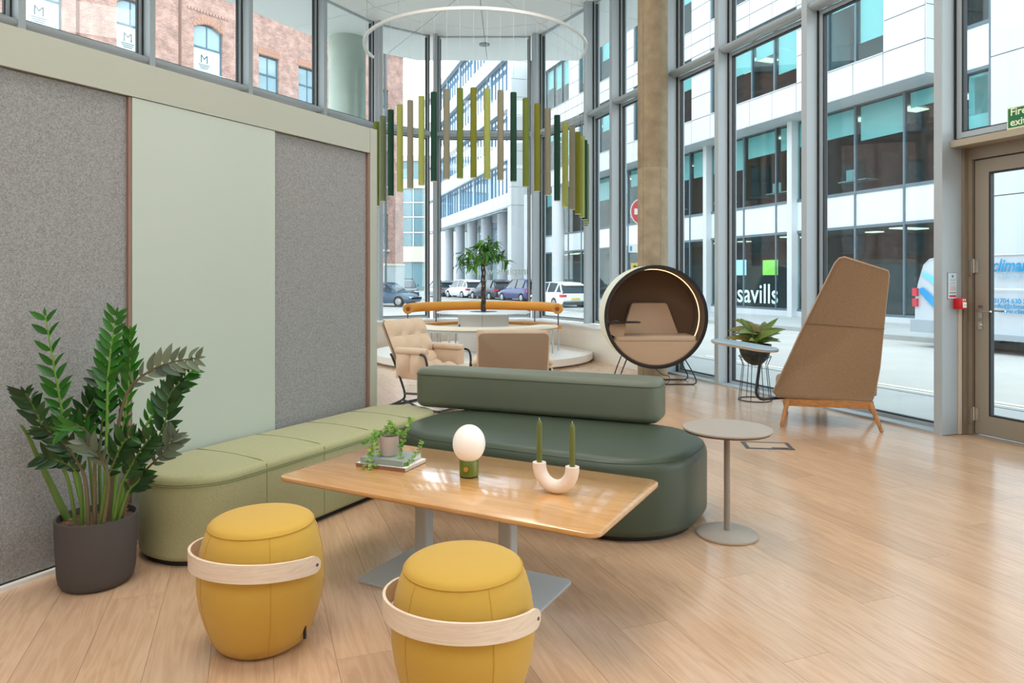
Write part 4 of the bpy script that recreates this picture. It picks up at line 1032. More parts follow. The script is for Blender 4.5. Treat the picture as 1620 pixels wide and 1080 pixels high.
# ------------------------------------------------------------------ outside: ground
def gz(y): return -.04-.21*max(0, min(1, (y-6)/29))
M_asph = mat('asphalt', 'b5b1ab', .9, mottle=(.8, .06), bump=(40, .4))
M_pave = mat('pavement_stone', 'a8aaa8', .85, mottle=(1.5, .06))
M_kerb = mat('kerb_granite', '9b9da0', .8)
g = MB(); ys = [-30, 6, 12, 18, 24, 30, 35, 140]
g.rings([[(-130, y, gz(y)), (130, y, gz(y))] for y in ys], False, False, closed=False)
o = g.build('street', M_asph, None, smooth=False); o['kind'] = 'structure'; o['label'] = 'pale grey street surface outside the windows'
pv = MB(); A_, B_ = offset_line(line, .33), offset_line(line, 1.95)
for i in range(len(A_)-1):
    pv.rings([[(A_[j][0], A_[j][1], -.3), (B_[j][0], B_[j][1], -.3), (B_[j][0], B_[j][1], gz(B_[j][1])+.04), (A_[j][0], A_[j][1], gz(A_[j][1])+.04)] for j in (i, i+1)])
o = pv.build('pavement', M_pave, None, smooth=False); o['kind'] = 'structure'
kb = MB(); A_, B_ = offset_line(line, 1.96), offset_line(line, 2.1)
for i in range(len(A_)-1):
    kb.rings([[(A_[j][0], A_[j][1], -.3), (B_[j][0], B_[j][1], -.3), (B_[j][0], B_[j][1], gz(B_[j][1])+.045), (A_[j][0], A_[j][1], gz(A_[j][1])+.045)] for j in (i, i+1)])
o = kb.build('kerb', M_kerb, None, smooth=False); o['kind'] = 'structure'
pf = MB()
for (p0, p1, h_) in ((9.5, 9.64, .1), (9.65, 13.99, .1)):
    for y0, y1 in zip((2, 6, 12, 18, 24, 30, 35), (6, 12, 18, 24, 30, 35, 70)):
        c4 = [(RX(y0, p0), y0), (RX(y0, p1), y0), (RX(y1, p1), y1), (RX(y1, p0), y1)]
        pf.rings([[(*c[0], -.4) for c in c4], [(*c[0], gz(c[1])+h_) for c in c4]])
o = pf.build('pavement', M_pave, None, smooth=False); o['kind'] = 'structure'
yl = MB()
for p0 in (2.25, 2.45):
    for y0, y1 in zip((2, 6, 12), (6, 12, 13.2)):
        c4 = [(RX(y0, p0), y0), (RX(y0, p0+.09), y0), (RX(y1, p0+.09), y1), (RX(y1, p0), y1)]
        yl.rings([[(*c[0], gz(c[1])-.01) for c in c4], [(*c[0], gz(c[1])+.004) for c in c4]])
o = yl.build('road_marking', mat('road_paint', 'e9e4d4', .7), None, smooth=False); o['kind'] = 'structure'

# ------------------------------------------------------------------ building across the street
M_stone = mat('white_stone', 'c6cbce', .7, mottle=(.6, .02)); M_stone2 = mat('backing', '8d9092', .8)
M_bglass = glass('office_glass', (.68, .84, .85), fac=.45, base=.02)
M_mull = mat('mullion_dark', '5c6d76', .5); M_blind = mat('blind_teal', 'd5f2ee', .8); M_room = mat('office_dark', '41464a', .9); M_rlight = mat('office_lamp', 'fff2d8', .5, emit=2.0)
M_desk = mat('desk_white', 'cfd3d2', .6); M_wpanel = mat('white_glass', 'd6e2e6', .25)
NO = (21.39-.3705*27, 27.0); NZ = -.2
NB = thing('office_building', 'white stone office building with glazed ground floor across the street on the right', 'building', (*NO, NZ), FA)
def A(y): return -(y-27)*1.0664
rb = random.Random(11)
MESHC = {}
def boxme(name, sx, sy, sz, m):
    k_ = (name, round(sx, 3), round(sy, 3), round(sz, 3), m.name)
    if k_ not in MESHC: MESHC[k_] = MB().box(0, sx, 0, sy, 0, sz).mesh(name, m, False)
    return MESHC[k_]
def piece(name, m, par, x0, x1, y0, y1, z0, z1):
    return link(name, boxme(name, x1-x0, y1-y0, z1-z0, m), par, (x0, y0, z0))
def Zb(z): return z-NZ
# interior shells: floors and back walls, one storey each
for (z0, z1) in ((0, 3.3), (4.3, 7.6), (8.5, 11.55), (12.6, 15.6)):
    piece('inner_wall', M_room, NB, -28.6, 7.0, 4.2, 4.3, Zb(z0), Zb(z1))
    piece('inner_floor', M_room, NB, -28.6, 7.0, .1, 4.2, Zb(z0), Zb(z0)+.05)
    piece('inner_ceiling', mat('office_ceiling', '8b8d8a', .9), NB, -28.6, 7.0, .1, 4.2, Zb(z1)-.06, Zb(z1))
for z in (7.45, 3.2, 11.4):
    for a in [q*1.9-28 for q in range(18)]:
        if rb.random() < .6: piece('fill_or_office_lamp', M_rlight, NB, a, a+.5, 1.2+rb.random(), 2.6, Zb(z), Zb(z)+.04)
vs = [4.14+2*k for k in range(-16, 2)]
for i, a in enumerate(vs):
    a1 = a+2 if i < len(vs)-1 else 7.04
    for (z0, z1, nm, m_) in ((.25, 3.2, 'pane', M_bglass), (3.3, 4.42, 'spandrel', M_wpanel), (4.52, 7.5, 'pane', M_bglass)):
        piece(nm, m_, NB, a+.03, a1-.03, 0, .03, Zb(z0), Zb(z1))
    h_ = rb.choice((.9, 1.2, 1.2, 1.3, .5)); piece('blind', M_blind, NB, a+.12, a1-.12, .12, .14, Zb(7.48-h_), Zb(7.48))
    if i % 2 == 0 and a > -16:
        piece('desk', M_desk, NB, a+.3, a+1.6, .9, 1.5, Zb(5.05), Zb(5.09)); piece('monitor', M_desk, NB, a+.6, a+1.1, 1.0, 1.03, Zb(5.12), Zb(5.5))
for a in vs+[7.0]:
    piece('mullion', M_mull, NB, a-.03, a+.03, -.05, .08, Zb(.05), Zb(7.57))
for z in (.2, 3.25, 4.47):
    piece('transom', M_mull, NB, vs[0], 7.04, -.04, .08, Zb(z)-.05, Zb(z)+.05)
piece('plinth', M_stone, NB, vs[0], 7.04, -.06, .3, Zb(-.3), Zb(.16))
for y in (27.75, 32.9, 38.2): piece('stone_pier', M_stone, NB, A(y)-.13, A(y)+.13, -.3, .1, Zb(-.2), Zb(7.57))
# shop lettering and colour squares on the ground floor glass
def NA(px): return A(21.39/((px-810)/1120+.3705))
tl2 = text('lettering', 'savills', 1.35, mat('vinyl_pale', 'd5f2f4', .6), NB, (0, -.012, Zb(.42)), UP, .002, bold=.01)
wd = max(v.co.x for v in tl2.data.vertices); sl_ = NA(1231)-NA(1166); tl2.scale = (sl_/wd, .85, 1); tl2.location.x = NA(1166)
piece('green_square', mat('vinyl_green', '7ccb54', .6), NB, NA(1207), NA(1231), -.012, -.004, Zb(1.58), Zb(2.2))
piece('blue_square', mat('vinyl_blue', '9fd6e8', .6), NB, NA(1160), NA(1181), -.012, -.004, Zb(1.58), Zb(2.25))
# projecting bays of stone panels with strip windows
BP = -1.2
def panelrow(par, x0, x1, y0, y1, z0, z1, step, m=M_stone):
    n = max(1, round((x1-x0)/step)); s_ = (x1-x0)/n
    for k in range(n): piece('stone_panel', m, par, x0+k*s_+.016, x0+(k+1)*s_-.016, y0, y1, z0+.016, z1-.016)
a = 5.87; segs = []
for k, (pw_, ww_) in enumerate(((1.5, 2.4), (1.4, 5.2), (1.4, 5.2), (1.4, 5.2), (1.4, 5.2))):
    segs.append((a-pw_, a, 'p')); segs.append((a-pw_-ww_, a-pw_, 'w')); a -= pw_+ww_
aend = a
rows = [(7.57, 8.6), (11.45, 12.05), (12.05, 12.67), (15.5, 16.7), (16.7, 18)]
piece('bay_core', M_stone2, NB, aend, 5.86, BP+.06, -.05, Zb(7.59), Zb(8.58)); piece('bay_core', M_stone2, NB, aend, 5.86, BP+.06, -.05, Zb(11.47), Zb(12.65)); piece('bay_core', M_stone2, NB, aend, 5.86, BP+.06, -.05, Zb(15.52), Zb(18))
for (x0, x1, k_) in segs:
    for (z0, z1) in rows: panelrow(NB, x0, x1, BP, BP+.05, Zb(z0), Zb(z1), 1.35)
    if k_ == 'p':
        for (z0, z1) in ((8.6, 9.6), (9.6, 10.55), (10.55, 11.45), (12.67, 13.6), (13.6, 14.55), (14.55, 15.5)): panelrow(NB, x0, x1, BP, BP+.05, Zb(z0), Zb(z1), 2)
        piece('pier_core', M_stone2, NB, x0+.02, x1-.02, BP+.06, -.05, Zb(8.6), Zb(15.5))
    else:
        for (z0, z1) in ((8.6, 11.45), (12.67, 15.5)):
            n = round((x1-x0)/1.22); s_ = (x1-x0)/n
            fr = MB(); fr.box(x0, x1, BP+.12, BP+.2, Zb(z0), Zb(z0)+.06); fr.box(x0, x1, BP+.12, BP+.2, Zb(z1)-.06, Zb(z1))
            for k in range(n+1): fr.box(x0+k*s_-.03, x0+k*s_+.03, BP+.1, BP+.22, Zb(z0)+.06, Zb(z1)-.06)
            w_ = fr.build('window', M_mull, NB, smooth=False)
            for k in range(n):
                piece('pane', M_bglass, w_, x0+k*s_+.03, x0+(k+1)*s_-.03, BP+.15, BP+.17, Zb(z0)+.06, Zb(z1)-.06)
                h_ = rb.choice((.7, 1.2, 1.5, 1.5, 2.1)); piece('blind', M_blind, w_, x0+k*s_+.06, x0+(k+1)*s_-.06, BP+.28, BP+.3, Zb(z1)-.06-h_, Zb(z1)-.06)
            piece('sill', M_stone, w_, x0, x1, BP-.03, BP+.12, Zb(z0)-.01, Zb(z0)+.02)
for k in range(8):
    z0 = 7.57+1.03*k; piece('stone_panel', M_stone, NB, 5.87, 5.9, BP+.01, BP+.5, Zb(z0)+.012, Zb(z0+1.03)-.012); piece('stone_panel', M_stone, NB, 5.87, 5.9, BP+.52, -.02, Zb(z0)+.012, Zb(z0+1.03)-.012)
x = 5.86
while x > aend: piece('soffit_panel', M_stone, NB, max(x-2.7, aend)+.012, x-.012, BP+.01, -.01, Zb(7.56), Zb(7.585)); x -= 2.7
# to the right of the bay: recessed windows, then a plain stone wall
for (z0, z1, nm, m_) in ((7.62, 8.85, 'spandrel', M_wpanel), (8.95, 11.5, 'pane', M_bglass), (11.6, 12.8, 'spandrel', M_wpanel), (12.9, 15.6, 'pane', M_bglass), (15.7, 18, 'spandrel', M_wpanel)):
    for (xa, xb) in ((5.93, 7.02),): piece(nm, m_, NB, xa+.03, xb-.03, 0, .03, Zb(z0), Zb(z1))
for a_ in (5.93, 7.02): piece('mullion', M_mull, NB, a_-.04, a_+.04, -.05, .08, Zb(7.57), Zb(18))
for z in (7.58, 8.9, 11.55, 12.85): piece('transom', M_mull, NB, 5.93, 7.04, -.04, .08, Zb(z)-.05, Zb(z)+.05)
piece('blind', M_blind, NB, 6.0, 6.98, .12, .14, Zb(9.9), Zb(11.4)); piece('blind', M_blind, NB, 6.25, 6.98, .12, .14, Zb(5.9), Zb(7.4))
for k in range(9):
    for (xa, xb) in ((7.06, 9.4), (9.4, 12.4), (12.4, 15.4), (15.4, 18.4), (18.4, 21.4)):
        panelrow(NB, xa, xb, -.1, -.02, Zb(2*k-.2), Zb(2*k+1.8), 3.2)
piece('wall_core', M_stone2, NB, 7.07, 21.4, -.05, 4.3, 0, Zb(18)); piece('roof_slab', M_stone2, NB, -28.6, 21.4, -1.1, 8, Zb(18), Zb(18.4))
piece('rear_wall', M_stone2, NB, -28.6, 7.0, 4.35, 4.6, 0, Zb(18))
piece('end_wall', M_stone2, NB, -28.9, -28.6, -.05, 4.6, 0, Zb(18))
for y in (47.5, 52.3): 
    c_ = MB(); c_.lathe([(.42, 0), (.42, Zb(7.56))], 24); c_.build('column', M_stone, NB, (A(y), -.75, 0))

# ------------------------------------------------------------------ the long office wing further down the street
M_sky = mat('reflecting_glass', 'a8c4d8', .04, .0, 1.0); M_sky.node_tree.nodes['Principled BSDF'].inputs['Metallic'].default_value = .75
M_bm = mat('blue_mullion', '5d86a8', .5)
FWA = math.atan2(-.953, .302)
FWD = thing('office_wing', 'long pale office wing with strip windows and round columns beyond the turret', 'building', (.17, 55, -.25), FWA)
def Zf(z): return z+.25
Lw = 32.0
for (z0, z1) in ((7.15, 8.18), (10.9, 12.25), (14.95, 16.3), (19.0, 20.4), (23.1, 24)):
    x = 0
    while x > -Lw: piece('spandrel', M_stone, FWD, x-5.2+.015, x-.015, -.25, .2, Zf(z0), Zf(z1)); x -= 5.2
    piece('sun_shade', mat('shade_grey', '8d9aa3', .5), FWD, -Lw, -1.0, -.7, -.3, Zf(z0)-.42, Zf(z0)-.36)
    piece('eaves_gutter', mat('shade_grey', '8d9aa3'), FWD, -Lw, -.9, -.28, -.05, Zf(z0)-.14, Zf(z0)-.01)
for (z0, z1) in ((8.18, 10.9), (12.25, 14.95), (16.3, 19), (20.4, 23.1)):
    x = -.95; k = 0
    while x > -Lw:
        piece('pane', M_sky, FWD, x-1.06+.03, x-.03, 0, .05, Zf(z0), Zf(z1)); x -= 1.06; k += 1
        piece('mullion', M_bm, FWD, x-.04, x+.04, -.06, .05, Zf(z0), Zf(z1))
        if k % 5 == 0: piece('pier', mat('pier_blue', '8fa9bd', .5), FWD, x-.5, x, -.1, .05, Zf(z0), Zf(z1)); x -= .5
for k in range(12):
    piece('stone_panel', M_stone, FWD, -.93, -.01, -.26, .0, Zf(7.15+1.4*k)+.015, Zf(8.55+1.4*k)-.015)
    piece('stone_panel', mat('grey_stone', 'c9cfd0', .7), FWD, 0, .04, -.24, 2.4, Zf(7.15+1.4*k)+.015, Zf(8.55+1.4*k)-.015)
piece('core', M_stone2, FWD, -Lw, -.02, .21, 6, Zf(7.15), Zf(24)); piece('soffit', mat('soffit_grey', 'b9bfc2', .8), FWD, -Lw, 0, -.2, 3.2, Zf(7.1), Zf(7.16))
piece('stone_pier', M_stone, FWD, -.95, -.0, -.25, 1.6, 0, Zf(7.1))
for k in range(5):
    c_ = MB(); c_.lathe([(.5, 0), (.5, Zf(7.1))], 28); c_.build('column', mat('column_grey', 'a3aab2', .6), FWD, (-4.6-5.2*k, .5, 0))
x = -1
while x > -Lw:
    piece('shop_pane', M_sky if int(x) % 2 else mat('shop_teal', '78999b', .1, 0, .8), FWD, x-2.5, x-.1, 3.0, 3.05, .1, Zf(4.2)); piece('shop_pane', M_sky, FWD, x-2.5, x-.1, 3.0, 3.05, Zf(4.4), Zf(7.0)); piece('shop_mullion', M_mull, FWD, x-.1, x, 2.95, 3.1, 0, Zf(7.1)); x -= 2.6

# ------------------------------------------------------------------ pale building closing the street
e = thing('far_building', 'distant cream building with tall gridded windows at the end of the street', 'building', (-20.6, 88, -.25)); e.scale = (1.13, 1.13, 1.13)
M_cst = mat('cream_stone', 'd8d0c0', .8)
piece('wall', M_cst, e, 0, 9.2, .3, 6, 0, 15)
for (xa, xb) in ((0, 1.4), (5.0, 6.1), (8.6, 9.2)): piece('pier', M_cst, e, xa, xb, 0, .3, 0, 15)
for (za, zb) in ((0, .1), (3.3, 5.0), (11.4, 12.4), (14.4, 15)): piece('band', M_cst, e, 0, 9.2, -.05, .3, za, zb)
for (xa, xb) in ((1.4, 5.0), (6.1, 8.6)):
    for (za, zb) in ((5.0, 6.5), (6.6, 8.2), (8.3, 9.8), (9.9, 11.4), (12.4, 14.4), (.1, 3.3)):
        n = 2
        for k in range(n):
            w_ = (xb-xa)/n; piece('pane', mat('far_glass', '6f929c', .15, 0, .8), e, xa+k*w_+.05, xa+(k+1)*w_-.05, .2, .28, za+.06, zb-.06)
    piece('frame', M_white, e, (xa+xb)/2-.05, (xa+xb)/2+.05, .12, .2, 5, 11.4)
    for z in (6.55, 8.25, 9.85): piece('frame', M_white, e, xa, xb, .12, .2, z-.05, z+.05)

# ------------------------------------------------------------------ brick warehouse on the left
BFA = math.atan2(.819, .573); BLn = 46.0
BO = (-7.6-BLn*.573, 49.4-BLn*.819)
BK = thing('brick_warehouse', 'red brick warehouse with arched sash windows across the street on the left', 'building', (*BO, -.25), BFA)
M_brick = brickmat('red_brick', 'c39a8b', 'ad8072', 'cdbdb4'); M_brick2 = brickmat('orange_brick', 'c9937a', 'b98068', 'd0b8a4')
def BA(px):   # distance along the front met by the sight line px
    s_ = (px-810)/1120; Z = 42.18/(.7-s_); return (Z-BO[1])/.819
wins = [(BA(38), BA(98), 12.45, 14.9, 1), (BA(184), BA(232), 12.3, 14.85, 1), (BA(306), BA(352), 12.25, 14.8, 1), (BA(409), BA(441), 11.9, 14.1, 0), (BA(472), BA(504), 11.9, 14.1, 0)]
extra = [(BA(px)-.7, BA(px)+.8, 12, 14.2, 0) for px in (600,)]
allw = sorted(wins+extra)
for lv in (3.4, 7.7):
    allw += [(a0, a1, lv, lv+2.4, 0) for (a0, a1, z0, z1, ar) in wins+extra]
H = 16.9
def Zk(z): return z+.25
cells = sorted(set([0, BLn]+[q for w_ in wins+extra for q in w_[:2]]))
wb = MB()
cols_ = sorted(wins+extra); xprev = 0
for (a0, a1, z0, z1, ar) in cols_:
    if a0 > xprev: wb.box(xprev, a0, 0, .5, 2.6, Zk(H))
    zz = [2.6, 3.65, 6.05, 7.95, 10.35, Zk(z0), Zk(z1), Zk(H)]
    wb.box(a0, a1, 0, .5, zz[0], zz[1]); wb.box(a0, a1, 0, .5, zz[2], zz[3]); wb.box(a0, a1, 0, .5, zz[4], zz[5])
    if ar:
        n = 8; zs = zz[6]-.28
        top = [(a0+(a1-a0)*k/n, zs+.28*math.sin(PI*k/n)) for k in range(n+1)]
        for (q, r_) in zip(top, top[1:]):
            wb.rings([[(q[0], y, q[1]), (r_[0], y, r_[1]), (r_[0], y, zz[7]), (q[0], y, zz[7])] for y in (0, .5)])
    else: wb.box(a0, a1, 0, .5, zz[6], zz[7])
    xprev = a1
wb.box(xprev, BLn, 0, .5, 2.6, Zk(H)); wb.box(BLn-.5, BLn, .5, 9, 2.6, Zk(H))
wb.build('brick_wall', M_brick, BK, smooth=False)
piece('stone_base', mat('pale_stone', 'b9c0c2', .8, mottle=(1, .06)), BK, 0, BLn+.05, -.08, .6, 0, 2.6)
for k in range(3): piece('string_course', M_cst, BK, 0, BLn+.05, -.12, 0, 2.55+[0, 8.0, 13.7][k]*1.0, 2.7+[0, 8.0, 13.7][k]) if k == 0 else None
piece('cornice', mat('pale_stone', 'b9c0c2'), BK, 0, BLn+.1, -.35, .2, Zk(H), Zk(H)+.35)
M_sash = mat('sash_blue_grey', '56707c', .5); M_sg = mat('sash_glass', '8fa9b2', .08, 0, .9); M_film = mat('window_film', 'cfe6ec', .5); M_ink = mat('sign_ink', '4c5a60', .6)
for (a0, a1, z0, z1, ar) in allw:
    up = z0 > 11; wd = a1-a0; zm = (z0+z1)/2+.05
    fr = MB(); f0 = .07
    fr.box(a0, a0+f0, .14, .24, Zk(z0), Zk(z1)); fr.box(a1-f0, a1, .14, .24, Zk(z0), Zk(z1)); fr.box(a0+f0, a1-f0, .14, .24, Zk(z0), Zk(z0)+f0); fr.box(a0+f0, a1-f0, .14, .24, Zk(z1)-f0, Zk(z1)); fr.box(a0+f0, a1-f0, .14, .22, Zk(zm)-.04, Zk(zm)+.04); fr.box((a0+a1)/2-.02, (a0+a1)/2+.02, .15, .21, Zk(zm)+.04, Zk(z1)-f0)
    if not (up and ar): fr.box((a0+a1)/2-.02, (a0+a1)/2+.02, .15, .21, Zk(z0)+f0, Zk(zm)-.04)
    w_ = fr.build('sash_window', M_sash, BK, smooth=False)
    piece('pane', M_sg, w_, a0+f0, a1-f0, .19, .21, Zk(zm)+.04, Zk(z1)-f0); piece('pane', M_film if (up and ar) else M_sg, w_, a0+f0, a1-f0, .19, .21, Zk(z0)+f0, Zk(zm)-.04)
    if up and ar:
        text('sign_letter', 'M', .62, M_ink, w_, (a0+wd*.42, .185, Zk(zm)-.78), UP, .002, align='CENTER', bold=0)
        tx = MB()
        for q in range(3): tx.box(a0+wd*.42-.32+.05*q, a0+wd*.42+.32-.05*q, .184, .188, Zk(zm)-.9-.09*q, Zk(zm)-.86-.09*q)
        o = tx.build('sign_text', M_ink, w_, smooth=False); o['kind'] = 'stuff'
    piece('window_sill', mat('pale_stone', 'b9c0c2'), BK, a0-.1, a1+.1, -.1, .2, Zk(z0)-.14, Zk(z0))
    if up:     # brick arch or lintel, one voussoir at a time
        n = 9
        for k in range(n):
            f_ = (k+.5)/n; x = a0-.1+(wd+.2)*f_; z = Zk(z1)+(.04 if not ar else -.26+.3*math.sin(PI*f_)); an = (.5-f_)*(1.0 if ar else .35)
            me_ = MESHC.setdefault('vous', MB().box(-.09, .09, -.03, .2, 0, .34).mesh('arch_brick', M_brick2, False))
            link('arch_brick', me_, BK, M=Matrix.Translation((x, 0, z)) @ Matrix.Rotation(-an, 4, 'Y').inverted())
        # dentil band round the opening
        if ar:
            for k in range(14): link('dentil', MESHC.setdefault('dent', MB().box(-.05, .05, -.07, 0, 0, .12).mesh('dentil', M_brick, False)), BK, (a0-.3+(wd+.6)*k/13, 0, Zk(z1)+.55))
piece('drain_pipe', mat('pipe_grey', '5d6668', .5), BK, BLn-1.9, BLn-1.75, -.14, -.02, 0, Zk(H))
for px in (120, 282): piece('pilaster_joint', mat('dark_mortar', '7d5f56', .9), BK, BA(px), BA(px)+.12, -.05, .0, 2.7, Zk(H))

# big round exterior column under the soffit
c_ = MB(); c_.lathe([(.40, -.3), (.40, CEIL+.02)], 48)
o = c_.build('exterior_column', mat('pale_concrete', 'b9c4b8', .8, mottle=(1.2, .12), bump=(30, .4)), None, (-3.63, 15.6, 0)); o['kind'] = 'structure'; o['label'] = 'fat round concrete column outside the left windows'

# ------------------------------------------------------------------ vehicles
M_tyre = mat('tyre', '25272a', .8); M_hub = mat('hub_silver', 'a9afb4', .35, .6); M_cg = mat('car_glass', '2c3d46', .08, 0, .8); M_tail = mat('tail_red', 'cf3040', .3); M_plate = mat('plate_yellow', 'e3c233', .5); M_trim = mat('car_trim', '2a2e33', .6)
def wheel(t, x, y, r_, side):
    w_ = MB(); w_.lathe([(r_*.62, -.1), (r_*.95, -.1), (r_, -.07), (r_, .07), (r_*.95, .1), (r_*.62, .1)], 28, cap0=False, cap1=False)
    w_.lathe([(r_*.62, -.1), (r_*.62, .1)], 28)
    o = w_.build('wheel', M_tyre, t); o.matrix_local = Matrix.Translation((x, y, r_)) @ Matrix.Rotation(R(90), 4, 'X')
    h = MB(); h.lathe([(r_*.6, .09), (r_*.58, .105), (r_*.2, .108), (r_*.15, .12)], 20)
    for k in range(5):
        a = R(72*k); h.box(0, r_*.56, -.03, .03, .104, .116, Matrix.Rotation(a, 4, 'Z'))
    h = h.build('hub', M_hub, o); h.matrix_local = Matrix.Rotation(R(180 if side > 0 else 0), 4, 'X')
def car(name, label, x, y, head, paint, L_=4.25, Wd=1.8, Hh=1.48, suv=0):
    """nose towards +x; origin on the ground under the middle"""
    t = thing(name, label, 'car', (x, y, gz(y)), head, 'cars parked beyond the turret')
    hw = Wd/2; c0 = .22+.06*suv; bl = Hh*.60
    st = [(-L_/2, .50, .93*bl, .86), (-L_/2+.12, .30, bl*1.02, .95), (-L_/2+.5, c0, bl*1.06, 1), (-L_*.18, c0, bl*1.05, 1), (L_*.1, c0, bl*1.02, 1), (L_*.24, c0, bl*.98, 1), (L_*.38, c0, bl*.88, .97), (L_/2-.12, .28, bl*.74, .9), (L_/2, .42, bl*.60, .78)]
    rg = []
    for (xx, zl, zt, wf) in st:
        w_ = hw*wf; rg.append([(xx, -w_*.92, zl), (xx, -w_, zl+.14), (xx, -w_, (zl+zt)/2+.05), (xx, -w_*.95, zt-.06), (xx, -w_*.84, zt), (xx, w_*.84, zt), (xx, w_*.95, zt-.06), (xx, w_, (zl+zt)/2+.05), (xx, w_, zl+.14), (xx, w_*.92, zl)])
    MB().rings(rg).build('body', paint, t, ang=30)
    gs = [(-L_*.485, bl*1.02, .80), (-L_*.45, Hh*.80, .76), (-L_*.36, Hh*.965, .68), (-L_*.1, Hh, .67), (L_*.08, Hh*.975, .67), (L_*.17, Hh*.86, .73), (L_*.285, bl*.97, .80)]
    zb = bl*.95
    rg = [[(xx, -hw*.86, zb), (xx, -hw*wf, zt), (xx, hw*wf, zt), (xx, hw*.86, zb)] for (xx, zt, wf) in gs]
    MB().rings(rg).build('glasshouse', M_cg, t, ang=25)
    rf = [(-L_*.46, Hh*.90, .70), (-L_*.36, Hh*.975, .685), (-L_*.1, Hh+.012, .675), (L_*.085, Hh*.985, .675)]
    MB().rings([[(xx, -hw*wf, zt-.035), (xx, -hw*wf, zt+.012), (xx, hw*wf, zt+.012), (xx, hw*wf, zt-.035)] for xx, zt, wf in rf]).build('roof', paint, t)
    for s_ in (-1, 1):
        for (xa, za, xb, zb2, th) in ((-L_*.47, bl*1.0, -L_*.36, Hh*.96, .05), (-L_*.06, bl*1.02, -L_*.08, Hh*.985, .03), (L_*.28, bl*.95, L_*.09, Hh*.975, .03), (-L_*.29, bl*1.02, -L_*.33, Hh*.96, .05)):
            MB().tube([(xa, s_*hw*.862, za), (xb, s_*hw*.69, zb2)], th, 6).build('pillar', paint, t)
        for xw in (-L_*.305, L_*.315): wheel(t, xw, s_*(hw-.09), .33+.02*suv, s_)
        MB().soft(.05, .05, .02, bl*1.05, bl*1.18, .02, .02, 3, 2, cx=L_*.17, cy=s_*(hw+.08)).build('mirror', paint, t)
        MB().box(-L_/2-.012, -L_/2+.22, s_*hw*.62 if s_ > 0 else -hw*.985, hw*.985 if s_ > 0 else -hw*.62, bl*.76, bl*.92).build('tail_light', M_tail, t)
        MB().box(L_/2-.2, L_/2-.02, min(s_*hw*.5, s_*hw*.85), max(s_*hw*.5, s_*hw*.85), bl*.6, bl*.7).build('headlight', M_white, t)
    MB().box(-L_/2-.03, -L_/2+.01, -.26, .26, bl*.58, bl*.71).build('number_plate', M_plate, t, smooth=False)
    MB().box(-L_/2-.025, -L_/2+.1, -hw*.82, hw*.82, .26, .42).build('bumper', M_trim, t, smooth=False)
    return t
P_w = mat('car_white', 'eceff2', .25, 0, .6); P_b = mat('car_blue', '3d4a80', .25, 0, .6); P_k = mat('car_black', '3a4450', .25, 0, .6); P_g = mat('car_grey', '7f8a94', .25, 0, .6); P_n = mat('car_navy', '3c5a70', .25, 0, .6)
def hd(dx, dy): return math.atan2(dy, dx)
car('car', 'white hatchback nearest the turret, with red tail lights', 2.55, 40.3, hd(-.42, .9), P_w)
car('car', 'dark blue tall car behind the white hatchback beside the window fin', .75, 50.5, hd(-.5, .87), P_b, 4.4, 1.85, 1.62, 1)
car('car', 'black car with yellow plate behind the tree trunk', -1.6, 54.7, hd(-.5, .87), P_k, 4.4, 1.85, 1.6, 1)
car('car', 'white tall car to the left of the tree trunk', -3.95, 58.9, hd(-.5, .87), P_w, 4.3, 1.82, 1.58, 1)
car('car', 'grey car left of the white tall car, beside the turret mullion', -6.35, 63.2, hd(-.45, .9), P_g, 4.3, 1.8, 1.5)
car('car', 'dark grey car seen through the left turret pane', -8.7, 57.0, hd(.3, -.95), P_k, 4.4, 1.85, 1.7, 1)
car('car', 'blue grey car bonnet at the left edge of the turret glass', -7.7, 43.0, hd(.95, -.3), P_n, 4.2, 1.8, 1.45)

# van
vx, vy = 9.24, 16.2
V = thing('van', 'white delivery van with blue lettering parked across the road outside the door', 'van', (vx, vy, gz(16)), FA)
M_van = mat('van_silver', 'd3dbe3', .3, .15, .6)
prof = [(.06, .34), (-.02, .5), (-.02, 1.1), (.03, 1.45), (.13, 1.88), (.25, 2.0), (.5, 2.05), (2.9, 2.06), (3.35, 2.0), (4.05, 1.35), (4.75, 1.12), (4.95, .85), (4.96, .4), (4.8, .3)]
def vs_(y, ins): 
    o = []
    ce_ = (2.4, 1.1)
    for x, z in prof:
        lean = .10*max(0, (z-1.05)/1.0)**1.3
        o.append((x+(ce_[0]-x)*ins*.02, (y+lean if y < 1 else y-lean), z+(ce_[1]-z)*ins*.04))
    return o
MB().rings([vs_(-.0, 1.2), vs_(-.03+.0, .5), vs_(.03, 0), vs_(1.92, 0), vs_(1.98, 1)]).build('body', M_van, V, ang=30)
MB().box(-.12, .5, -.03, 2.0, .34, .62).build('rear_bumper', mat('bumper_grey', 'aab4be', .5), V, smooth=False)
MB().box(.9, 4.3, -.035, .0, .30, .42).build('side_skirt', mat('bumper_grey', 'aab4be'), V, smooth=False)
for z0, z1 in ((.92, 1.1), (1.16, 1.34)): MB().box(-.06, .06, -.045, .08, z0, z1).build('tail_light', M_tail, V, smooth=False)
MB().box(-.06, -.02, .0, .06, 1.5, 1.6).build('hinge', M_trim, V, smooth=False)
def decal(name, pts, m):
    b = MB(); rg0 = []; rg1 = []
    for x, z in pts:
        lean = .10*max(0, (z-1.05)/1.0)**1.3
        rg0.append((x, -.034+lean, z)); rg1.append((x, -.04+lean, z))
    return b.rings([rg0, rg1]).build(name, m, V, smooth=False)
decal('stripe', [(.14, 1.72), (.2, 1.6), (.62, 1.32), (1.1, 1.22), (1.1, 1.36), (.66, 1.5)], mat('cyan', '6fd0ee', .4))
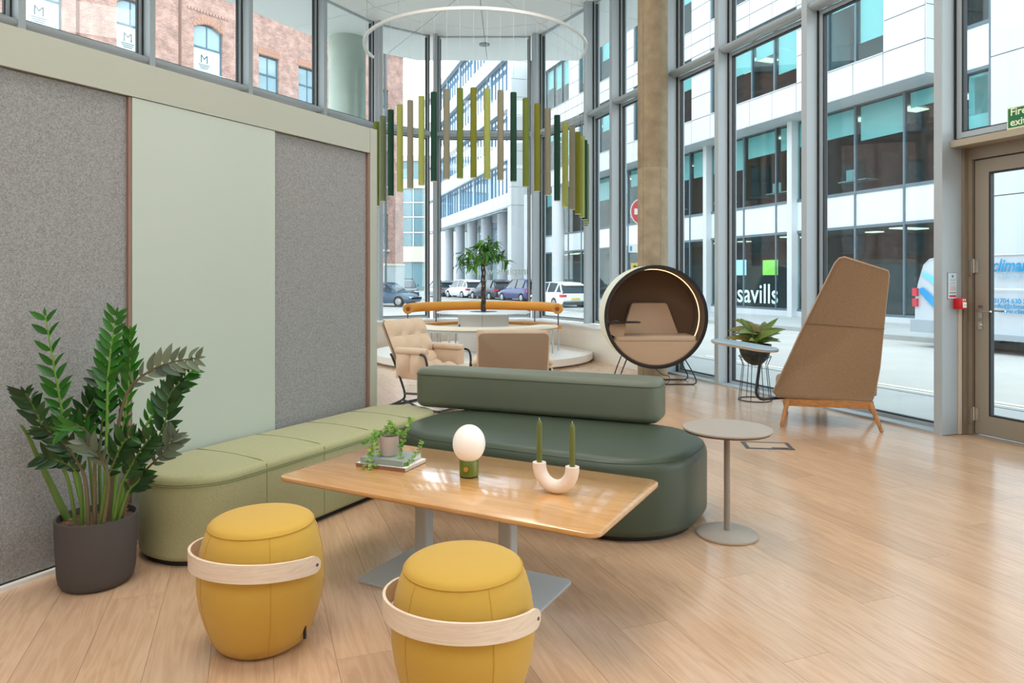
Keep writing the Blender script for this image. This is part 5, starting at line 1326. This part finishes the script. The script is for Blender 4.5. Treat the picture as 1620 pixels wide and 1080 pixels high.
decal('stripe', [(.08, 1.32), (.14, 1.22), (.45, .93), (.9, .78), (1.3, .74), (1.3, .88), (.92, .94), (.5, 1.12), (.2, 1.36)], mat('azure', '2a9bd8', .4))
decal('crease_highlight', [(1.3, 1.33), (3.9, 1.33), (3.9, 1.36), (1.3, 1.36)], M_white)  # white strip painted in for the highlight along the body side
wheel(V, .95, .12, .33, -1); wheel(V, 3.95, .12, .33, -1); wheel(V, .95, 1.86, .33, 1); wheel(V, 3.95, 1.86, .33, 1)
M_lb = mat('letter_blue', '1f93c8', .5)
zb = gz(16)
def vt(s_, x, z, size, m, shear=0, wd_=None, bold=0):
    o = text('lettering', s_, size, m, V, (x, -.037+.10*max(0, (z+.1-1.05)/1.0)**1.3, z-zb), (R(90+(-4 if z > 1.3 else 0)), 0, 0), .003, shear=shear, bold=bold)
    if wd_: o.scale = (wd_/max(v.co.x for v in o.data.vertices), 1, 1)
vt('climarite', 1.74, 1.59, .36, M_lb, .25, 1.02, .008)
vt('refrigeration', 1.80, 1.46, .17, mat('letter_pale', '9fc3d6', .5), .25, 1.0)
vt('01704 630 515', 1.83, .95, .135, M_lb, 0, .78, .002)
vt('info@climarite.co.uk', 1.83, .85, .12, M_lb, 0, 1.15, .002)
vt('www.climarite.co.uk', 1.93, .75, .12, M_lb, 0, 1.15, .002)

# road sign post behind the column
sx2, sy2 = 2.67, 14.36
S = thing('road_sign', 'no entry road sign on a post behind the concrete column', 'sign', (sx2, sy2, gz(14.4)), R(8))
MB().tube([(0, .03, 0), (0, .03, 3.1)], .03, 10).build('post', M_alu, S)
def disc(r_, y, th, m, nm, z):
    o = MB().lathe([(r_, 0), (r_, th)], 40).build(nm, m, S); o.matrix_local = Matrix.Translation((0, y, z)) @ Matrix.Rotation(R(90), 4, 'X')
disc(.285, 0, .01, M_white, 'rim', 2.9); disc(.265, -.01, .003, mat('sign_red', 'd2353c', .4), 'face', 2.9)
MB().box(-.2, .2, -.018, -.013, 2.84, 2.96).build('bar', M_white, S, smooth=False)
MB().box(-.32, .16, -.05, 0, 2.07, 2.24).build('direction_plate', M_white, S, smooth=False)
MB().box(-.3, -.26, -.056, -.05, 2.1, 2.2).build('blue_mark', M_lb, S, smooth=False)
MB().box(-.1, .14, -.02, 0, 1.85, 2.05).build('lower_plate', M_white, S, smooth=False)
MB().box(-.27, .2, -.03, -.01, 1.72, 1.86).build('yellow_plate', M_plate, S, smooth=False)
ar = MB(); ar.rings([[(-.24, y, 1.79), (-.18, y, 1.755), (-.18, y, 1.78), (-.05, y, 1.78), (-.05, y, 1.80), (-.18, y, 1.80), (-.18, y, 1.825)] for y in (-.031, -.034)]).build('arrow', M_black, S, smooth=False)
